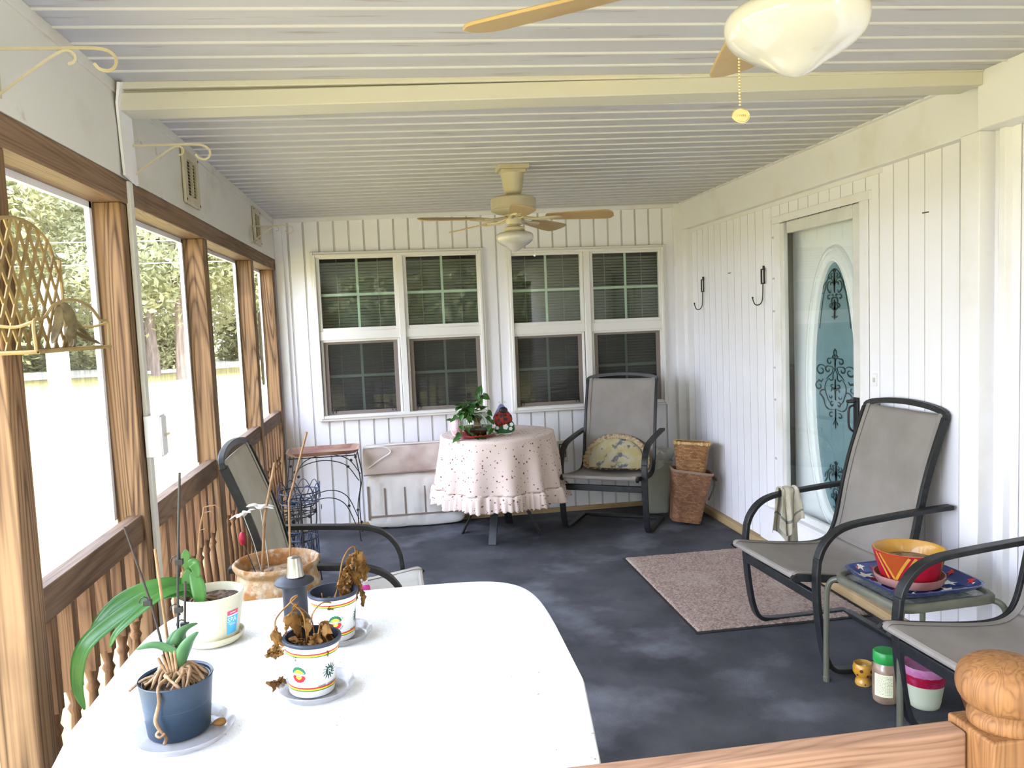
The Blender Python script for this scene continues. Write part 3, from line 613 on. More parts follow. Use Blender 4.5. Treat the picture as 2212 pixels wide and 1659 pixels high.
def make_chair(fab,label):
    t=thing('sling_chair',label,'chair',(0,0,0),0,'black framed sling patio chairs')
    for s in (1,-1):
        b1=MB(); bar(b1,[(-.60,.668),(-.45,.662),(-.22,.645),(-.10,.632),(-.03,.60),(.015,.545),(.03,.50)],s*.302,.042,.02); b1.build('armrest',m_black,t,bevel=.004)
        b2=MB(); bar(b2,[(.03,.505),(.04,.42),(.035,.30),(.02,.17),(.0,.075),(-.03,.025),(-.09,.014),(-.25,.012),(-.50,.012)],s*.302,.042,.02); b2.build('leg',m_black,t,bevel=.004)
        b3=MB(); bar(b3,[(p[0],p[1]-.016) for p in SL],s*.270,.018,.032); b3.build('side_rail',m_black,t,bevel=.005)
    c=MB(); c.box(.018,.044,-.285,.285,.315,.358); c.build('front_crossbar',m_black,t,bevel=.004)
    c=MB(); c.box(-.515,-.475,-.285,.285,.003,.022); c.build('rear_crossbar',m_black,t,bevel=.003)
    c=MB(); c.sweep(chaikin([(-.598,-.270,1.035),(-.608,-.268,1.066),(-.617,-.15,1.086),(-.621,0,1.093),(-.617,.15,1.086),(-.608,.268,1.066),(-.598,.270,1.035)],2),[(-.013,-.011),(.013,-.011),(.013,.011),(-.013,.011)],up=(1,0,0)); c.build('top_rail',m_black,t,bevel=.003)
    P=catmull([(a,0,b) for a,b in SL],4)
    def fab_strip(i0,i1,nm):
        Q=P[i0:i1]; n=len(Q); f=MB()
        def fn(u,v):
            k=min(int(round(v*(n-1))),n-1); q=Q[k]; w=(u-.5)*2; sag=.012*(1-w*w)
            tn=(Q[min(k+1,n-1)]-Q[max(k-1,0)]).normalized(); nn=Vector((-tn.z,0,tn.x))
            return Vector((q.x,w*.268,q.z))+nn*(sag*(1 if nn.z<0 or nn.x<0 else -1))
        f.grid(fn,14,n-1); f.build(nm,fab,t,solid=.003)
        hem=MB()
        for s in (1,-1): hem.sweep([Vector((q.x,s*.246,q.z))+Vector((.0015,0,.002)) for q in Q],[(-.013,-.0008),(.013,-.0008),(.013,.0008),(-.013,.0008)],up=(0,0,1))
        hem.build('hem',fab,t)
    k=25
    fab_strip(0,k+1,'seat'); fab_strip(k,len(P),'backrest')
    f=MB(); f.tube([(.112,-.262,.425),(.112,.262,.425)],.013,8); f.build('seat_edge_roll',fab,t)
    return t
def place(t,x,y,deg): t.location=(x,y,0); t.rotation_euler=(0,0,math.radians(deg)); return t
chC=place(make_chair(m_sling,'black framed taupe sling chair by the glass door with a towel on its arm'),1.69,3.31,183)
chB=copy_tree(chC,(1.40,5.40,0),math.radians(-120.5),'taupe sling chair at the far wall holding the ruffled round pillow')
chD=copy_tree(chC,(1.755,2.225,0),math.radians(182),'taupe sling chair cut off by the right edge, beside the starry tray table')
chA=make_chair(m_slingw,'paler sling chair at the railing behind the white table, seen over the cracked flower pot')
place(chA,-.055,3.30,1)
# ---------------- large white table
m_ttop=mat('white_textured_tabletop',(.80,.80,.79),.38,col2=(.72,.71,.69),vs=40,vr=(.5,.8),col3=(.22,.17,.12),vs3=48,vr3=(.68,.74),bump=.15,bs=160)
TX,TY,TZ=-.165,1.70,.73
t=thing('patio_table','large white textured patio table filling the lower left','table',(TX,TY,0))
def sup(hx,hy,n=96,e=5.0):
    o=[]
    for i in range(n):
        a=2*PI*i/n; c,s=math.cos(a),math.sin(a)
        o.append((hx*math.copysign(abs(c)**(2/e),c),hy*math.copysign(abs(s)**(2/e),s)))
    return o
mb=MB(); vs=[];fs=[]; n=96
prof=[(-.03,-.028),(-.006,-.024),(0,-.012),(-.004,-.002),(-.014,.0),(-.022,-.002),(-.2,-.0015)]
for d,z in prof:
    for x,y in sup(.550+d,.745+d,n,6.5): vs.append((x*(1-.10*max(0,(.05-y)/.4)**1.3),y,TZ+z))
for j in range(len(prof)-1):
    for i in range(n): fs.append((j*n+i,j*n+(i+1)%n,(j+1)*n+(i+1)%n,(j+1)*n+i))
fs.append(tuple((len(prof)-1)*n+i for i in range(n))); fs.append(tuple(reversed(range(n))))
mb.add(vs,fs); mb.build('tabletop',m_ttop,t,ang=50)
for sx in (-1,1):
    for sy in (-1,1):
        l=MB(); l.tube([(sx*.42,sy*.62,.0),(sx*.40,sy*.58,.705)],.018,12); l.build('leg',m_trimw,t)
mb=MB(); rect=[(-.40,-.58),(.40,-.58),(.40,.58),(-.40,.58)]
for i in range(4): a,b_=rect[i],rect[(i+1)%4]; mb.tube([(a[0],a[1],.69),(b_[0],b_[1],.69)],.012,8)
mb.build('apron',m_trimw,t)
# ---------------- front railing with newel
t=thing('front_railing','reddish 2x4 porch rail across the bottom right corner, joined to the round topped post','railing',(.30,1.02,0))
MB().box(-.9,.487,-.018,.020,.825,.92).build('top_rail',m_frail,t,bevel=.005,seg=3)
MB().box(-.9,.487,-.018,.018,.06,.13).build('bottom_rail',m_frail,t,bevel=.004)
b0=MB(); pr=[(.012,.16),(.019,.19),(.013,.21),(.020,.23),(.013,.25),(.017,.29),(.0215,.36),(.021,.42),(.015,.50),(.012,.545),(.019,.56),(.012,.575),(.018,.60),(.021,.615)]
b0.lathe(pr,12); b0.box(-.019,.019,-.019,.019,.61,.816); b0.box(-.019,.019,-.019,.019,.12,.165); f0=None
for i in range(9):
    if f0 is None: f0=b0.build('baluster',m_bal,t,(.38-i*.13,0,0),ang=50)
    else: c=f0.copy(); COL.objects.link(c); c.parent=t; c.location=(.38-i*.13,0,0)
t=thing('newel_post','square wooden newel post with a rounded ball cap at the bottom right','post',(.835,1.0,0))
MB().box(-.047,.047,-.047,.047,0,.928).build('post_shaft',m_newel,t,bevel=.004,seg=3)
mb=MB(); prf=[(.040,.927),(.047,.932),(.047,.945),(.040,.954),(.038,.958),(.050,.960),(.060,.973),(.0625,.990),(.058,1.008),(.045,1.021),(.026,1.028),(.008,1.030),(1e-5,1.030)]
mb.lathe([(p.x,p.z) for p in catmull([(a,0,b) for a,b in prf],3)],40,c=(.008,0,-.002)); mb.build('ball_cap',m_newel,t,ang=60)
# ---------------- rug
m_rug=mat('rose_beige_rug',(.56,.42,.36),.95,col2=(.30,.21,.18),vs=90,vr=(.4,.62),col3=(.56,.45,.38),vs3=4,vr3=(.55,.8),bump=1.0,bs=220,spec=.1)
m_rubber=mat('black_rubber',(.015,.015,.016),.7)
t=thing('door_mat','rose beige pile door mat with black rubber edge on the dark floor','rug',(1.83,4.18,0))
mb=MB(); mb.box(-.48,.44,-.63,.62,.001,.006); mb.build('rubber_backing',m_rubber,t,bevel=.002)
rr=random.Random(5); mb=MB()
def rf(u,v):
    x=-.465+.89*u; y=-.612+1.217*v; e=min(u,1-u)*.89; e2=min(v,1-v)*1.217
    h=.014 if min(e,e2)>.001 else .006
    return Vector((x+ (rr.uniform(-.003,.003) if 0<u<1 else 0),y+(rr.uniform(-.003,.003) if 0<v<1 else 0),h+noise.noise(Vector((x*60,y*60,0)))*.004+.002*noise.noise(Vector((x*8,y*8,1)))))
mb.grid(rf,110,150); mb.build('pile',m_rug,t,ang=180)
# ---------------- side table
m_olive=mat('grey_green_enamel',(.125,.125,.092),.38,col2=(.09,.09,.068),vs=8)
m_cloudy=mat('pebbled_glass_top',(.20,.22,.21),.12,col2=(.30,.32,.31),vs=50,vr=(.4,.6),bump=.4,bs=120,coat=.6)
t=thing('side_table','low grey green metal side table with pebbled glass, under the starry tray','table',(1.925,2.755,0),math.radians(3))
mb=MB(); vs=[];fs=[];prof=[(-.012,.430),(.0,.436),(.0,.458),(-.008,.466),(-.020,.466),(-.026,.458)]; n=64
for d,z in prof:
    for x,y in sup(.215+d,.215+d,n,7): vs.append((x,y,z))
for j in range(len(prof)):
    k=(j+1)%len(prof)
    for i in range(n): fs.append((j*n+i,j*n+(i+1)%n,k*n+(i+1)%n,k*n+i))
mb.add(vs,fs); mb.build('rim',m_olive,t,ang=60)
mb=MB(); P=sup(.190,.190,n,7); mb.add([(x,y,.455) for x,y in P]+[(x,y,.448) for x,y in P],[tuple(range(n)),tuple(reversed(range(n,2*n)))]+[(i,(i+1)%n,n+(i+1)%n,n+i) for i in range(n)]); mb.build('glass_top',m_cloudy,t)
for sx in (-1,1):
    for sy in (-1,1):
        l=MB(); l.tube(chaikin([(sx*.17,sy*.17,.438),(sx*.205,sy*.205,.438),(sx*.222,sy*.222,.40),(sx*.224,sy*.224,.30),(sx*.226,sy*.226,.0)],2),.0115,10); l.build('leg',m_olive,t)
        f=MB(); f.lathe([(.013,0),(.013,.02),(.0115,.022)],10,(sx*.226,sy*.226,0)); f.build('foot_cap',m_olive,t)
# tray with stars
m_blue=mat('tray_deep_blue',(.012,.030,.16),.22,col2=(.02,.05,.24),vs=10,coat=.6)
m_star=mat('tray_star_white',(.72,.72,.68),.3); m_starr=mat('tray_star_red',(.55,.03,.03),.3)
TT=(1.925,2.755,.467)
t=thing('serving_tray','square blue serving tray printed with red and white stars','tray',TT,math.radians(3)); t.scale=(.95,.95,1)
def sq(h,e=6): return sup(h,h,64,e)
mb=MB(); prof=[(.155,.003),(.158,.0055),(.172,.012),(.190,.026),(.200,.032),(.204,.030),(.196,.022),(.176,.007),(.160,.0)]
vs=[];fs=[];n=64
for h,z in prof: vs+= [(x,y,z) for x,y in sq(h)]
for j in range(len(prof)-1):
    for i in range(n): fs.append((j*n+i,j*n+(i+1)%n,(j+1)*n+(i+1)%n,(j+1)*n+i))
fs+= [tuple(range(n)),tuple(reversed(range((len(prof)-1)*n,len(prof)*n)))]
mb.add(vs,fs); mb.build('tray_body',m_blue,t,ang=60)
def star(mb,x,y,r,a,m,z=.0038):
    pts=[]; 
    for k in range(10):
        q=r if k%2==0 else r*.42; pts.append((x+q*math.cos(a+k*PI/5),y+q*math.sin(a+k*PI/5)))
    def zz(px,py):
        d=max(abs(px),abs(py)); return z if d<.156 else z+(d-.156)*.72 if d<.19 else z+.0245
    mb.add([(x,y,zz(x,y)+.0006)]+[(px,py,zz(px,py)+.0006) for px,py in pts],[(0,i+1,(i+1)%10+1) for i in range(10)],m)
mb=MB(); rs=random.Random(11)
stars=[(-.13,.12,.034,0),(-.05,.15,.028,1),(.04,.13,.03,0),(.13,.10,.030,0),(.15,.03,.02,1),(.12,-.06,.03,0),(.15,-.14,.024,1),(.06,-.13,.03,0),(-.02,-.15,.026,1),(-.10,-.14,.03,0),(-.15,-.08,.024,1),(-.14,.02,.03,0),(-.09,.05,.02,1),(.09,.02,.02,0),(-.06,-.09,.024,0),(.0,.10,.02,0)]
for x,y,r,m in stars: star(mb,x,y,r*1.2,rs.uniform(0,6),m)
for k in range(28):
    a=k/28*2*PI; c,s=math.cos(a),math.sin(a); X=.182*math.copysign(abs(c)**(1/3),c); Y=.182*math.copysign(abs(s)**(1/3),s)
    star(mb,X,Y,.020,rs.uniform(0,6),0 if k%3 else 1)
mb.build('star_print',[m_star,m_starr],t,smooth=False)
# painted pot on the tray
m_yel=mat('pot_yellow_glaze',(.52,.27,.035),.4,col2=(.42,.20,.03),vs=9,vr=(.5,.8),coat=.3)
m_red=mat('pot_crimson_paint',(.40,.008,.03),.4); m_or=mat('pot_orange_paint',(.33,.055,.008),.45)
m_pinksau=mat('dusty_pink_saucer',(.30,.14,.14),.5,col2=(.40,.21,.20),vs=14)
PC=(1.905,2.745)
o=MB().lathe([(.0,0),(.105,.0),(.116,.005),(.124,.024),(.127,.038),(.123,.038),(.119,.024),(.110,.008),(.0,.006)],48).build('pot_saucer',m_pinksau,None,(*PC,.4725))
tag(o,'dusty pink plastic saucer under the red and yellow pot','saucer')
t=thing('painted_flower_pot','crimson and yellow zigzag painted flower pot standing in a pink saucer','flower pot',(*PC,.4790))
r0,r1,H=.097,.130,.128
mb=MB(); mb.lathe([(.0,0),(r0-.004,0),(r0,.004),(r1,H-.002),(r1-.002,H)],64,m=0,cap=False); mb.lathe([(r1-.002,H),(r1-.008,H),(r1-.022,.10),(r1-.03,.06)],64,m=1,cap=False)
mb.build('pot_wall',[m_red,m_yel],t)
mb=MB()
def onpot(a,z,off): r=r0+(r1-r0)*z/H+off; return Vector((r*math.cos(a),r*math.sin(a),z))
def strip(a0,z0,a1,z1,w_,m,off):
    n=10; d=Vector(((a1-a0)*.13,z1-z0)).normalized(); nx,nz=-d.y/.13*w_/2,d.x*w_/2
    mb.add([onpot(a0+(a1-a0)*i/n+s*nx,min(max(z0+(z1-z0)*i/n+s*nz,.002),H-.004),off) for i in range(n+1) for s in (-1,1)],[(2*i,2*i+1,2*i+3,2*i+2) for i in range(n)],m)
for k in range(3):
    a=k*2*PI/3-2.62; hw=.50; n=12
    for i in range(n):
        f0_,f1_=-1+2*i/n,-1+2*(i+1)/n
        mb.add([onpot(a+f*hw*.8,.030+abs(f)*(H-.034),.0006) for f in (f0_,f1_)]+[onpot(a+f*hw*.8,H-.003,.0006) for f in (f1_,f0_)],[(0,1,2,3)],1)
    for s in (-1,1):
        strip(a,.022,a+s*hw*.92,H-.006,.011,0,.0012); strip(a+s*.16,.006,a+s*(hw*.92+.17),H-.006,.011,0,.0012)
mb.build('zigzag_paint',[m_yel,m_or],t,smooth=False)
MB().lathe([(0,.090),(.06,.088),(.115,.080)],32,cap=False,fn=lambda a,z:1).build('soil',mat('sandy_soil',(.30,.21,.12),.95,col2=(.10,.06,.035),vs=25,vr=(.45,.6),bump=.8,bs=90),t)
# things under the table
m_mug=mat('mug_yellow_glaze',(.52,.25,.02),.3,col2=(.50,.34,.12),vs=6,coat=.5)
t=thing('yellow_mug','small yellow footed mug with dark painted spots on the floor under the side table','mug',(1.815,2.91,0),.4)
mb=MB(); mb.lathe([(.0,0),(.030,0),(.032,.006),(.030,.020),(.024,.028),(.030,.038),(.039,.052),(.040,.072),(.036,.088),(.033,.09),(.033,.086),(.035,.06),(0,.04)],28); mb.build('mug_body',m_mug,t,ang=70)
mb=MB(); mb.tube(catmull([(.036,0,.078),(.062,0,.072),(.066,0,.058),(.038,0,.048)],5),.005,8); mb.build('handle',m_mug,t)
mb=MB()
for a,z,r in ((3.6,.068,.007),(4.6,.066,.007),(4.2,.048,.005),(3.2,.05,.004),(5.1,.045,.004),(4.0,.01,.003)):
    R=.0405 if z>.04 else .032
    M=Matrix.Translation(Vector((R*math.cos(a),R*math.sin(a),z)))@Matrix.Rotation(a,4,'Z')@Matrix.Rotation(PI/2,4,'Y')
    mb.prism([(r*math.cos(k*PI/5),r*math.sin(k*PI/5)) for k in range(10)],M,.001)
mb.build('painted_spots',mat('mug_spot_plum',(.10,.02,.02),.4),t)
m_jarc=mat('jar_contents_brown',(.20,.13,.09),.35,col2=(.30,.21,.15),vs=18,vr=(.4,.6),coat=.8)
m_glid=mat('green_lid',(.02,.24,.05),.35,col2=(.03,.32,.07),vs=8)
m_lbl=mat('pale_yellow_label',(.72,.72,.48),.6)
t=thing('glass_jar','tall jar with green screw lid and pale label on the floor between the chairs','jar',(1.815,2.76,0))
mb=MB(); mb.lathe([(0,0),(.038,0),(.046,.008),(.048,.03),(.048,.12),(.044,.148),(.037,.162),(.037,.168)],36); mb.build('jar_body',m_jarc,t,ang=60)
mb=MB(); mb.lathe([(.043,.160),(.045,.163),(.045,.198),(.041,.204),(.0,.205)],40,fn=lambda a,z:1+.008*math.sin(a*30)*(z<.2)); mb.build('screw_lid',m_glid,t,ang=50)
mb=MB(); lb_=MB()
mb.grid(lambda u,v:Vector((.0487*math.cos(3.25+1.45*u),.0487*math.sin(3.25+1.45*u),.035+.088*v)),14,1); mb.build('paper_label',m_lbl,t)
for r_ in range(13):
    zz=.115-r_*.0058; a0=3.35; 
    while a0<4.55:
        w_=random.uniform(.04,.16); lb_.grid(lambda u,v,a0=a0,w_=w_,zz=zz:Vector((.0490*math.cos(a0+w_*u),.0490*math.sin(a0+w_*u),zz+.0016*v)),2,1); a0+=w_+.05
lb_.build('label_text_lines',mat('ink_grey',(.22,.22,.15),.7),t,smooth=False)
m_mint=mat('pale_mint_plastic',(.48,.51,.38),.45); m_fuch=mat('fuchsia_foil',(.30,.006,.035),.3,col2=(.36,.05,.13),vs=20,vr=(.45,.6)); m_rosep=mat('rose_wrap',(.42,.12,.28),.35,col2=(.46,.22,.36),vs=30)
t=thing('mint_flower_pot','pale mint plastic pot with crimson band on the floor behind the near chair leg','flower pot',(1.937,2.70,0))
t.scale=(.9,.9,.88)
mb=MB(); mb.lathe([(0,0),(.056,0),(.060,.004),(.066,.03)]+[(.066+.00025*k*4+(.0012 if k%2 else 0),.04+.006*k) for k in range(12)]+[(.079,.112)],40); mb.build('pot_wall',m_mint,t,ang=60)
MB().lathe([(.080,.108),(.086,.150),(.084,.152)],40,cap=False).build('crimson_band',m_fuch,t)
MB().lathe([(.083,.148),(.088,.160),(.089,.185),(.086,.188),(.083,.180),(.080,.165),(0,.15)],40,fn=lambda a,z:1+.02*math.sin(a*16)).build('rose_collar',m_rosep,t)
t=MB().lathe([(0,0),(.060,0),(.075,.05),(.085,.09),(.088,.09),(.088,.105),(.080,.105),(.074,.06),(0,.04)],36).build('terracotta_pot',mat('terracotta',(.30,.10,.04),.8,col2=(.20,.07,.03),vs=9),None,(2.12,2.62,0),ang=50)
tag(t,'dark terracotta pot in the shade behind the mint pot','flower pot')
# towel on chair arm
m_tow=mat('cream_towel_cloth',(.60,.56,.47),.95,col2=(.50,.46,.37),vs=14,bump=.5,bs=300); m_tst=mat('towel_stripe_grey',(.20,.20,.19),.95)
def towel(name,loc,rz):
    mb=MB(); N1,N2=26,40; pts=[]
    def fn(u,v):
        s=(v-.42)*.52; w_=(u-.5)*.105*(1+.25*abs(s)*4)
        x=w_+.008*math.sin(9*u+v*4); 
        if abs(s)<.03: zz=.0125; yy=s; zz=.014-.35*abs(s)**2/.03
        else: yy=math.copysign(.026+.012*math.sin(u*14+v*5)*min(1,(abs(s)-.03)*14)+.01*(abs(s)-.03),s); zz=.012-(abs(s)-.02)*(1-.22*math.sin(u*5+(1 if s>0 else 3)))
        return Vector((x,yy+.006*math.sin(u*22)*min(1,abs(s)*12),zz+.004*math.sin(u*17)*(abs(s)<.06)))
    vs=[fn(i/N1,j/N2) for j in range(N2+1) for i in range(N1+1)]
    k=len(mb.v); mb.v+=vs
    for j in range(N2):
        for i in range(N1):
            mb.f.append([j*(N1+1)+i,j*(N1+1)+i+1,(j+1)*(N1+1)+i+1,(j+1)*(N1+1)+i]); mb.m.append(1 if (i in(5,16) or j in (4,30)) else 0)
    return mb.build(name,[m_tow,m_tst],None,loc,solid=.004,rot=(0,0,rz),ang=180,sub=1)
o=towel('hand_towel',(1.86,3.613,.657),0.05); tag(o,'crumpled cream striped towel hung over the armrest near the door','towel')
# ================================================================== CEILING FANS
def make_fan(cx,cy,bot,a0,zt,label,chainlab=None):
    t=thing('ceiling_fan',label,'ceiling fan',(cx,cy,bot),0,'cream ceiling fans')
    top=zt-bot
    mb=MB(); mb.box(-.085,.085,-.075,.075,top-.022,top+.004); mb.box(-.068,.068,-.060,.060,top-.040,top-.020); mb.build('mount_plate',m_cream,t,bevel=.006)
    mz=.238
    mb=MB(); mb.lathe([(p.x,p.z) for p in catmull([(.040,0,mz+.062),(.043,0,mz+.070),(.052,0,mz+.10),(.064,0,top-.045),(.067,0,top-.038)],4)],32); mb.build('canopy',m_cream,t,ang=50)
    mb=MB(); mb.lathe([(.03,mz+.064),(.06,mz+.062),(.105,mz+.058),(.122,mz+.048),(.125,mz+.035),(.125,mz-.002),(.121,mz-.006),(.121,mz-.010),(.125,mz-.013),(.120,mz-.020),(.095,mz-.03),(.06,mz-.036),(.04,mz-.038)],48); mb.build('motor_housing',m_cream,t,ang=40)
    mb=MB(); mb.lathe([(.05,mz-.036),(.052,mz-.04),(.050,mz-.046),(.045,mz-.050),(.045,mz-.088),(.042,mz-.092),(.030,mz-.094),(.030,mz-.098),(.048,mz-.104),(.056,mz-.108),(.057,mz-.112),(.057,mz-.124),(.054,mz-.128),(.052,mz-.13)],40); mb.build('switch_housing',m_cream,t,ang=40)
    b_=[(1e-5,0),(.006,.001),(.022,.007),(.046,.022),(.078,.040),(.098,.058),(.104,.078),(.100,.092),(.085,.102),(.060,.108),(.052,.112)]
    mb=MB(); mb.lathe([(p.x,max(p.z,0)) for p in catmull([(a,0,b2) for a,b2 in b_],4)],56,cap=False); mb.build('glass_bowl',m_opal,t,ang=80)
    zb=mz-.058
    for k in range(5):
        a=math.radians(a0+72*k); M=Matrix.Rotation(a,4,'Z')
        Mt=M@Matrix.Translation((0,0,zb))@Matrix.Rotation(math.radians(-13),4,'X')@Matrix.Rotation(math.radians(1.5),4,'Y')
        bl=MB(); out=[(.19,-.045),(.30,-.054),(.42,-.062),(.505,-.064),(.525,-.058),(.545,-.030),(.548,0),(.545,.030),(.525,.058),(.505,.064),(.42,.062),(.30,.054),(.19,.045),(.18,.02),(.18,-.02)]
        bl.prism(out,Mt,.006); b=bl.build('fan_blade',m_blade,t,bevel=.0015)
        ir=MB()
        for s in (1,-1):
            ir.tube([M@Vector(q) for q in chaikin([(.045,s*.012,zb+.004),(.10,s*.014,zb-.008),(.14,s*.030,zb-.012),(.185,s*.036,zb-.008),(.235,s*.028,zb-.006),(.262,s*.006,zb-.007)],2)],.006,8)
        ir.tube([M@Vector(q) for q in ((.045,0,zb+.006),(.12,0,zb-.006),(.20,0,zb-.010))],.0055,8)
        ir.tube([M@Vector(q) for q in chaikin([(.20,-.012,zb-.009),(.225,-.02,zb-.008),(.25,0,zb-.008),(.225,.02,zb-.008),(.20,.012,zb-.009)],2)],.0045,8,True)
        ir.build('blade_iron',m_cream,b)
    return t
f1=make_fan(.615,1.15,1.885,3,zc(.615),'near cream ceiling fan, its glass bowl cut by the top edge of the photo')
CHX,CHY,CHZ=-.040,.11,-.029
f2=make_fan(.68,4.39,1.915,-21,zc(.68),'far cream ceiling fan hanging in front of the far windows')
# chains
def chain(t,x0,y0,z0,z1,r,pend):
    mb=MB(); n=int((z0-z1)/(r*2.3))
    for i in range(n): mb.ball((x0,y0,z0-i*(z0-z1)/n),r,5)
    return mb
c=chain(f1,CHX,CHY,.13,CHZ+.013,.0021,0)
c.build('pull_chain',m_gold,f1)
mb=MB(); M=Matrix.Translation((CHX,CHY,CHZ))@Matrix.Rotation(.15,4,'Z')@Matrix.Rotation(PI/2,4,'X')
mb.prism([(.0155*math.cos(2*PI*k/32),.0115*math.sin(2*PI*k/32)) for k in range(32)],M,.003)
mb.tube([M@Vector((.0152*math.cos(2*PI*k/32),.0112*math.sin(2*PI*k/32),.003)) for k in range(32)],.0012,6,True)
for i in range(6): mb.box(CHX-.010+i*.0035,CHX-.0085+i*.0035,CHY-.0045,CHY-.003,CHZ-.0015,CHZ+.0015)
mb.build('pendant_medallion',m_gold,f1)
mb=MB(); mb.tube(catmull([(.035,-.03,.13),(.06,-.05,.10),(.097,-.045,.05),(.099,-.045,.0),(.099,-.045,-.022)],6),.0016,6); mb.build('pull_chain',m_greyframe,f2)
MB().ball((.099,-.045,-.028),.007,10).build('chain_knob',m_trimw,f2)
# ================================================================== LEFT WALL THINGS
def bracket():
    t=thing('plant_bracket','scrolled cream iron plant bracket beside the nearer cream vent','bracket',(-.842,2.878,2.075),0,'cream iron plant brackets on the upper left wall')
    mb=MB(); mb.box(0,.004,-.008,.008,-.008,.104); mb.build('wall_strap',m_cream,t)
    mb=MB(); P=chaikin([(.002,0,.098),(.12,0,.100),(.20,0,.102),(.235,0,.098),(.253,0,.082),(.252,0,.062),(.237,0,.05),(.215,0,.054),(.205,0,.068)],2); mb.sweep(P,[(-.0035,-.0016),(.0035,-.0016),(.0035,.0016),(-.0035,.0016)],up=(0,1,.01))
    mb.build('scroll_arm',m_cream,t)
    mb=MB(); P=chaikin([(.002,0,.0),(.07,0,.05),(.135,0,.094),(.155,0,.096),(.168,0,.085),(.165,0,.070),(.150,0,.066)],2); mb.sweep(P,[(-.0028,-.0015),(.0028,-.0015),(.0028,.0015),(-.0028,.0015)],up=(0,1,.01)); mb.build('brace',m_cream,t)
    return t
br=bracket(); copy_tree(br,(-.842,1.955,2.085),None,'scrolled cream iron plant bracket at the top left corner, nearest the camera')
copy_tree(br,(-.842,5.12,2.078),None,'scrolled cream iron plant bracket farthest away beside the far vent')
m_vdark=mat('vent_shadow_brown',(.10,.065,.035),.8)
def vent():
    t=thing('wall_vent','cream louvered vent plate nearer the camera on the upper left wall','vent',(-.848,3.555,2.09),0,'cream louvered vents on the upper left wall')
    mb=MB(); W_,H=.26,.228; rect_y=lambda x0,x1,a,b2,z0,z1: mb.box(x0,x1,a,b2,z0,z1)
    mb.box(0,.012,0,.055,0,H); mb.box(0,.012,W_-.055,W_,0,H); mb.box(0,.012,.055,W_-.055,0,.04); mb.box(0,.012,.055,W_-.055,H-.04,H)
    mb.build('vent_frame',m_cream,t,bevel=.004)
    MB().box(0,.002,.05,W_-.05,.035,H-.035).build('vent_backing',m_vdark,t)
    l=MB()
    for i in range(11):
        z=.047+i*.0135
        l.add([(.003,.055,z+.005),(.013,.055,z-.001),(.013,W_-.055,z-.001),(.003,W_-.055,z+.005),(.003,.055,z+.007),(.013,.055,z+.001),(.013,W_-.055,z+.001),(.003,W_-.055,z+.007)],[(0,1,2,3),(4,5,6,7),(1,2,6,5),(0,3,7,4)])
    l.box(.003,.014,W_/2-.006,W_/2+.006,.04,H-.04)
    l.build('louvers',m_cream,t,smooth=False)
    for a,z in ((.015,.015),(W_-.015,.015),(.015,H-.015),(W_-.015,H-.015)):
        MB().ball((.012,a,z),.006,8,sc3=(.5,1,1)).build('screw',m_vdark,t)
    return t
v1=vent(); copy_tree(v1,(-.848,5.235,2.09),None,'cream louvered vent plate farther away on the upper left wall')
# lattice planter shelf
m_lat=mat('antique_gold_lattice',(.36,.25,.095),.5,col2=(.22,.14,.05),vs=10,vr=(.4,.7))
t=thing('lattice_planter_shelf','antique gold metal lattice back shelf hung on the nearest left post','shelf',(-.838,1.765,1.515))
mb=MB(); Wd=.425
def topz(y):
    q=abs(y-Wd/2)/(Wd/2)
    return .225 if q>.82 else .225+.075*math.sqrt(max(0,1-(q/.82)**2))
def clip_line(y0,z0,dy,dz):
    pts=[(y0+dy*k/200,z0+dz*k/200) for k in range(201)]
    pts=[(y,z) for y,z in pts if 0<=y<=Wd and 0<=z<=topz(y)]
    return (pts[0],pts[-1]) if len(pts)>3 else None
for k in range(-8,16):
    for s in (1,-1):
        y0=k*.050 if s>0 else Wd-k*.050
        c=clip_line(y0,0,s*.19,.32)
        if c: mb.sweep([(.002+.002*(s>0),c[0][0],c[0][1]),(.002+.002*(s>0),c[1][0],c[1][1])],[(-.0056,-.0015),(.0056,-.0015),(.0056,.0015),(-.0056,.0015)],up=(1,0,0))
rim=[(.003,0,0),(.003,0,.225)]+[(.003,y,topz(y)) for y in [.036+i*(Wd-.072)/24 for i in range(25)]]+[(.003,Wd,.225),(.003,Wd,0)]
mb.tube(rim,.0045,6,True); mb.build('lattice_back',m_lat,t,ang=50)
mb=MB(); mb.box(0,.112,0,Wd,-.005,.0); mb.tube([(.108,0,0),(.108,Wd,0)],.004,6); mb.tube([(0,Wd,0),(.108,Wd,0)],.004,6); mb.tube([(0,0,0),(.108,0,0)],.004,6); mb.build('shelf_plate',m_lat,t)
mb=MB()
mb.tube(catmull([(.106,0,.0),(.106,0,.062),(.106,.05,.070),(.106,.11,.10),(.106,Wd/2,.113),(.106,Wd-.11,.098),(.106,Wd-.05,.068),(.106,Wd,.062),(.106,Wd,0)],6),.0036,6)
for y in (0,Wd): mb.tube(catmull([(.106,y,.062),(.07,y,.052),(.03,y,.058),(.002,y,.072)],5),.0036,6)
mb.build('front_hoop',m_lat,t)
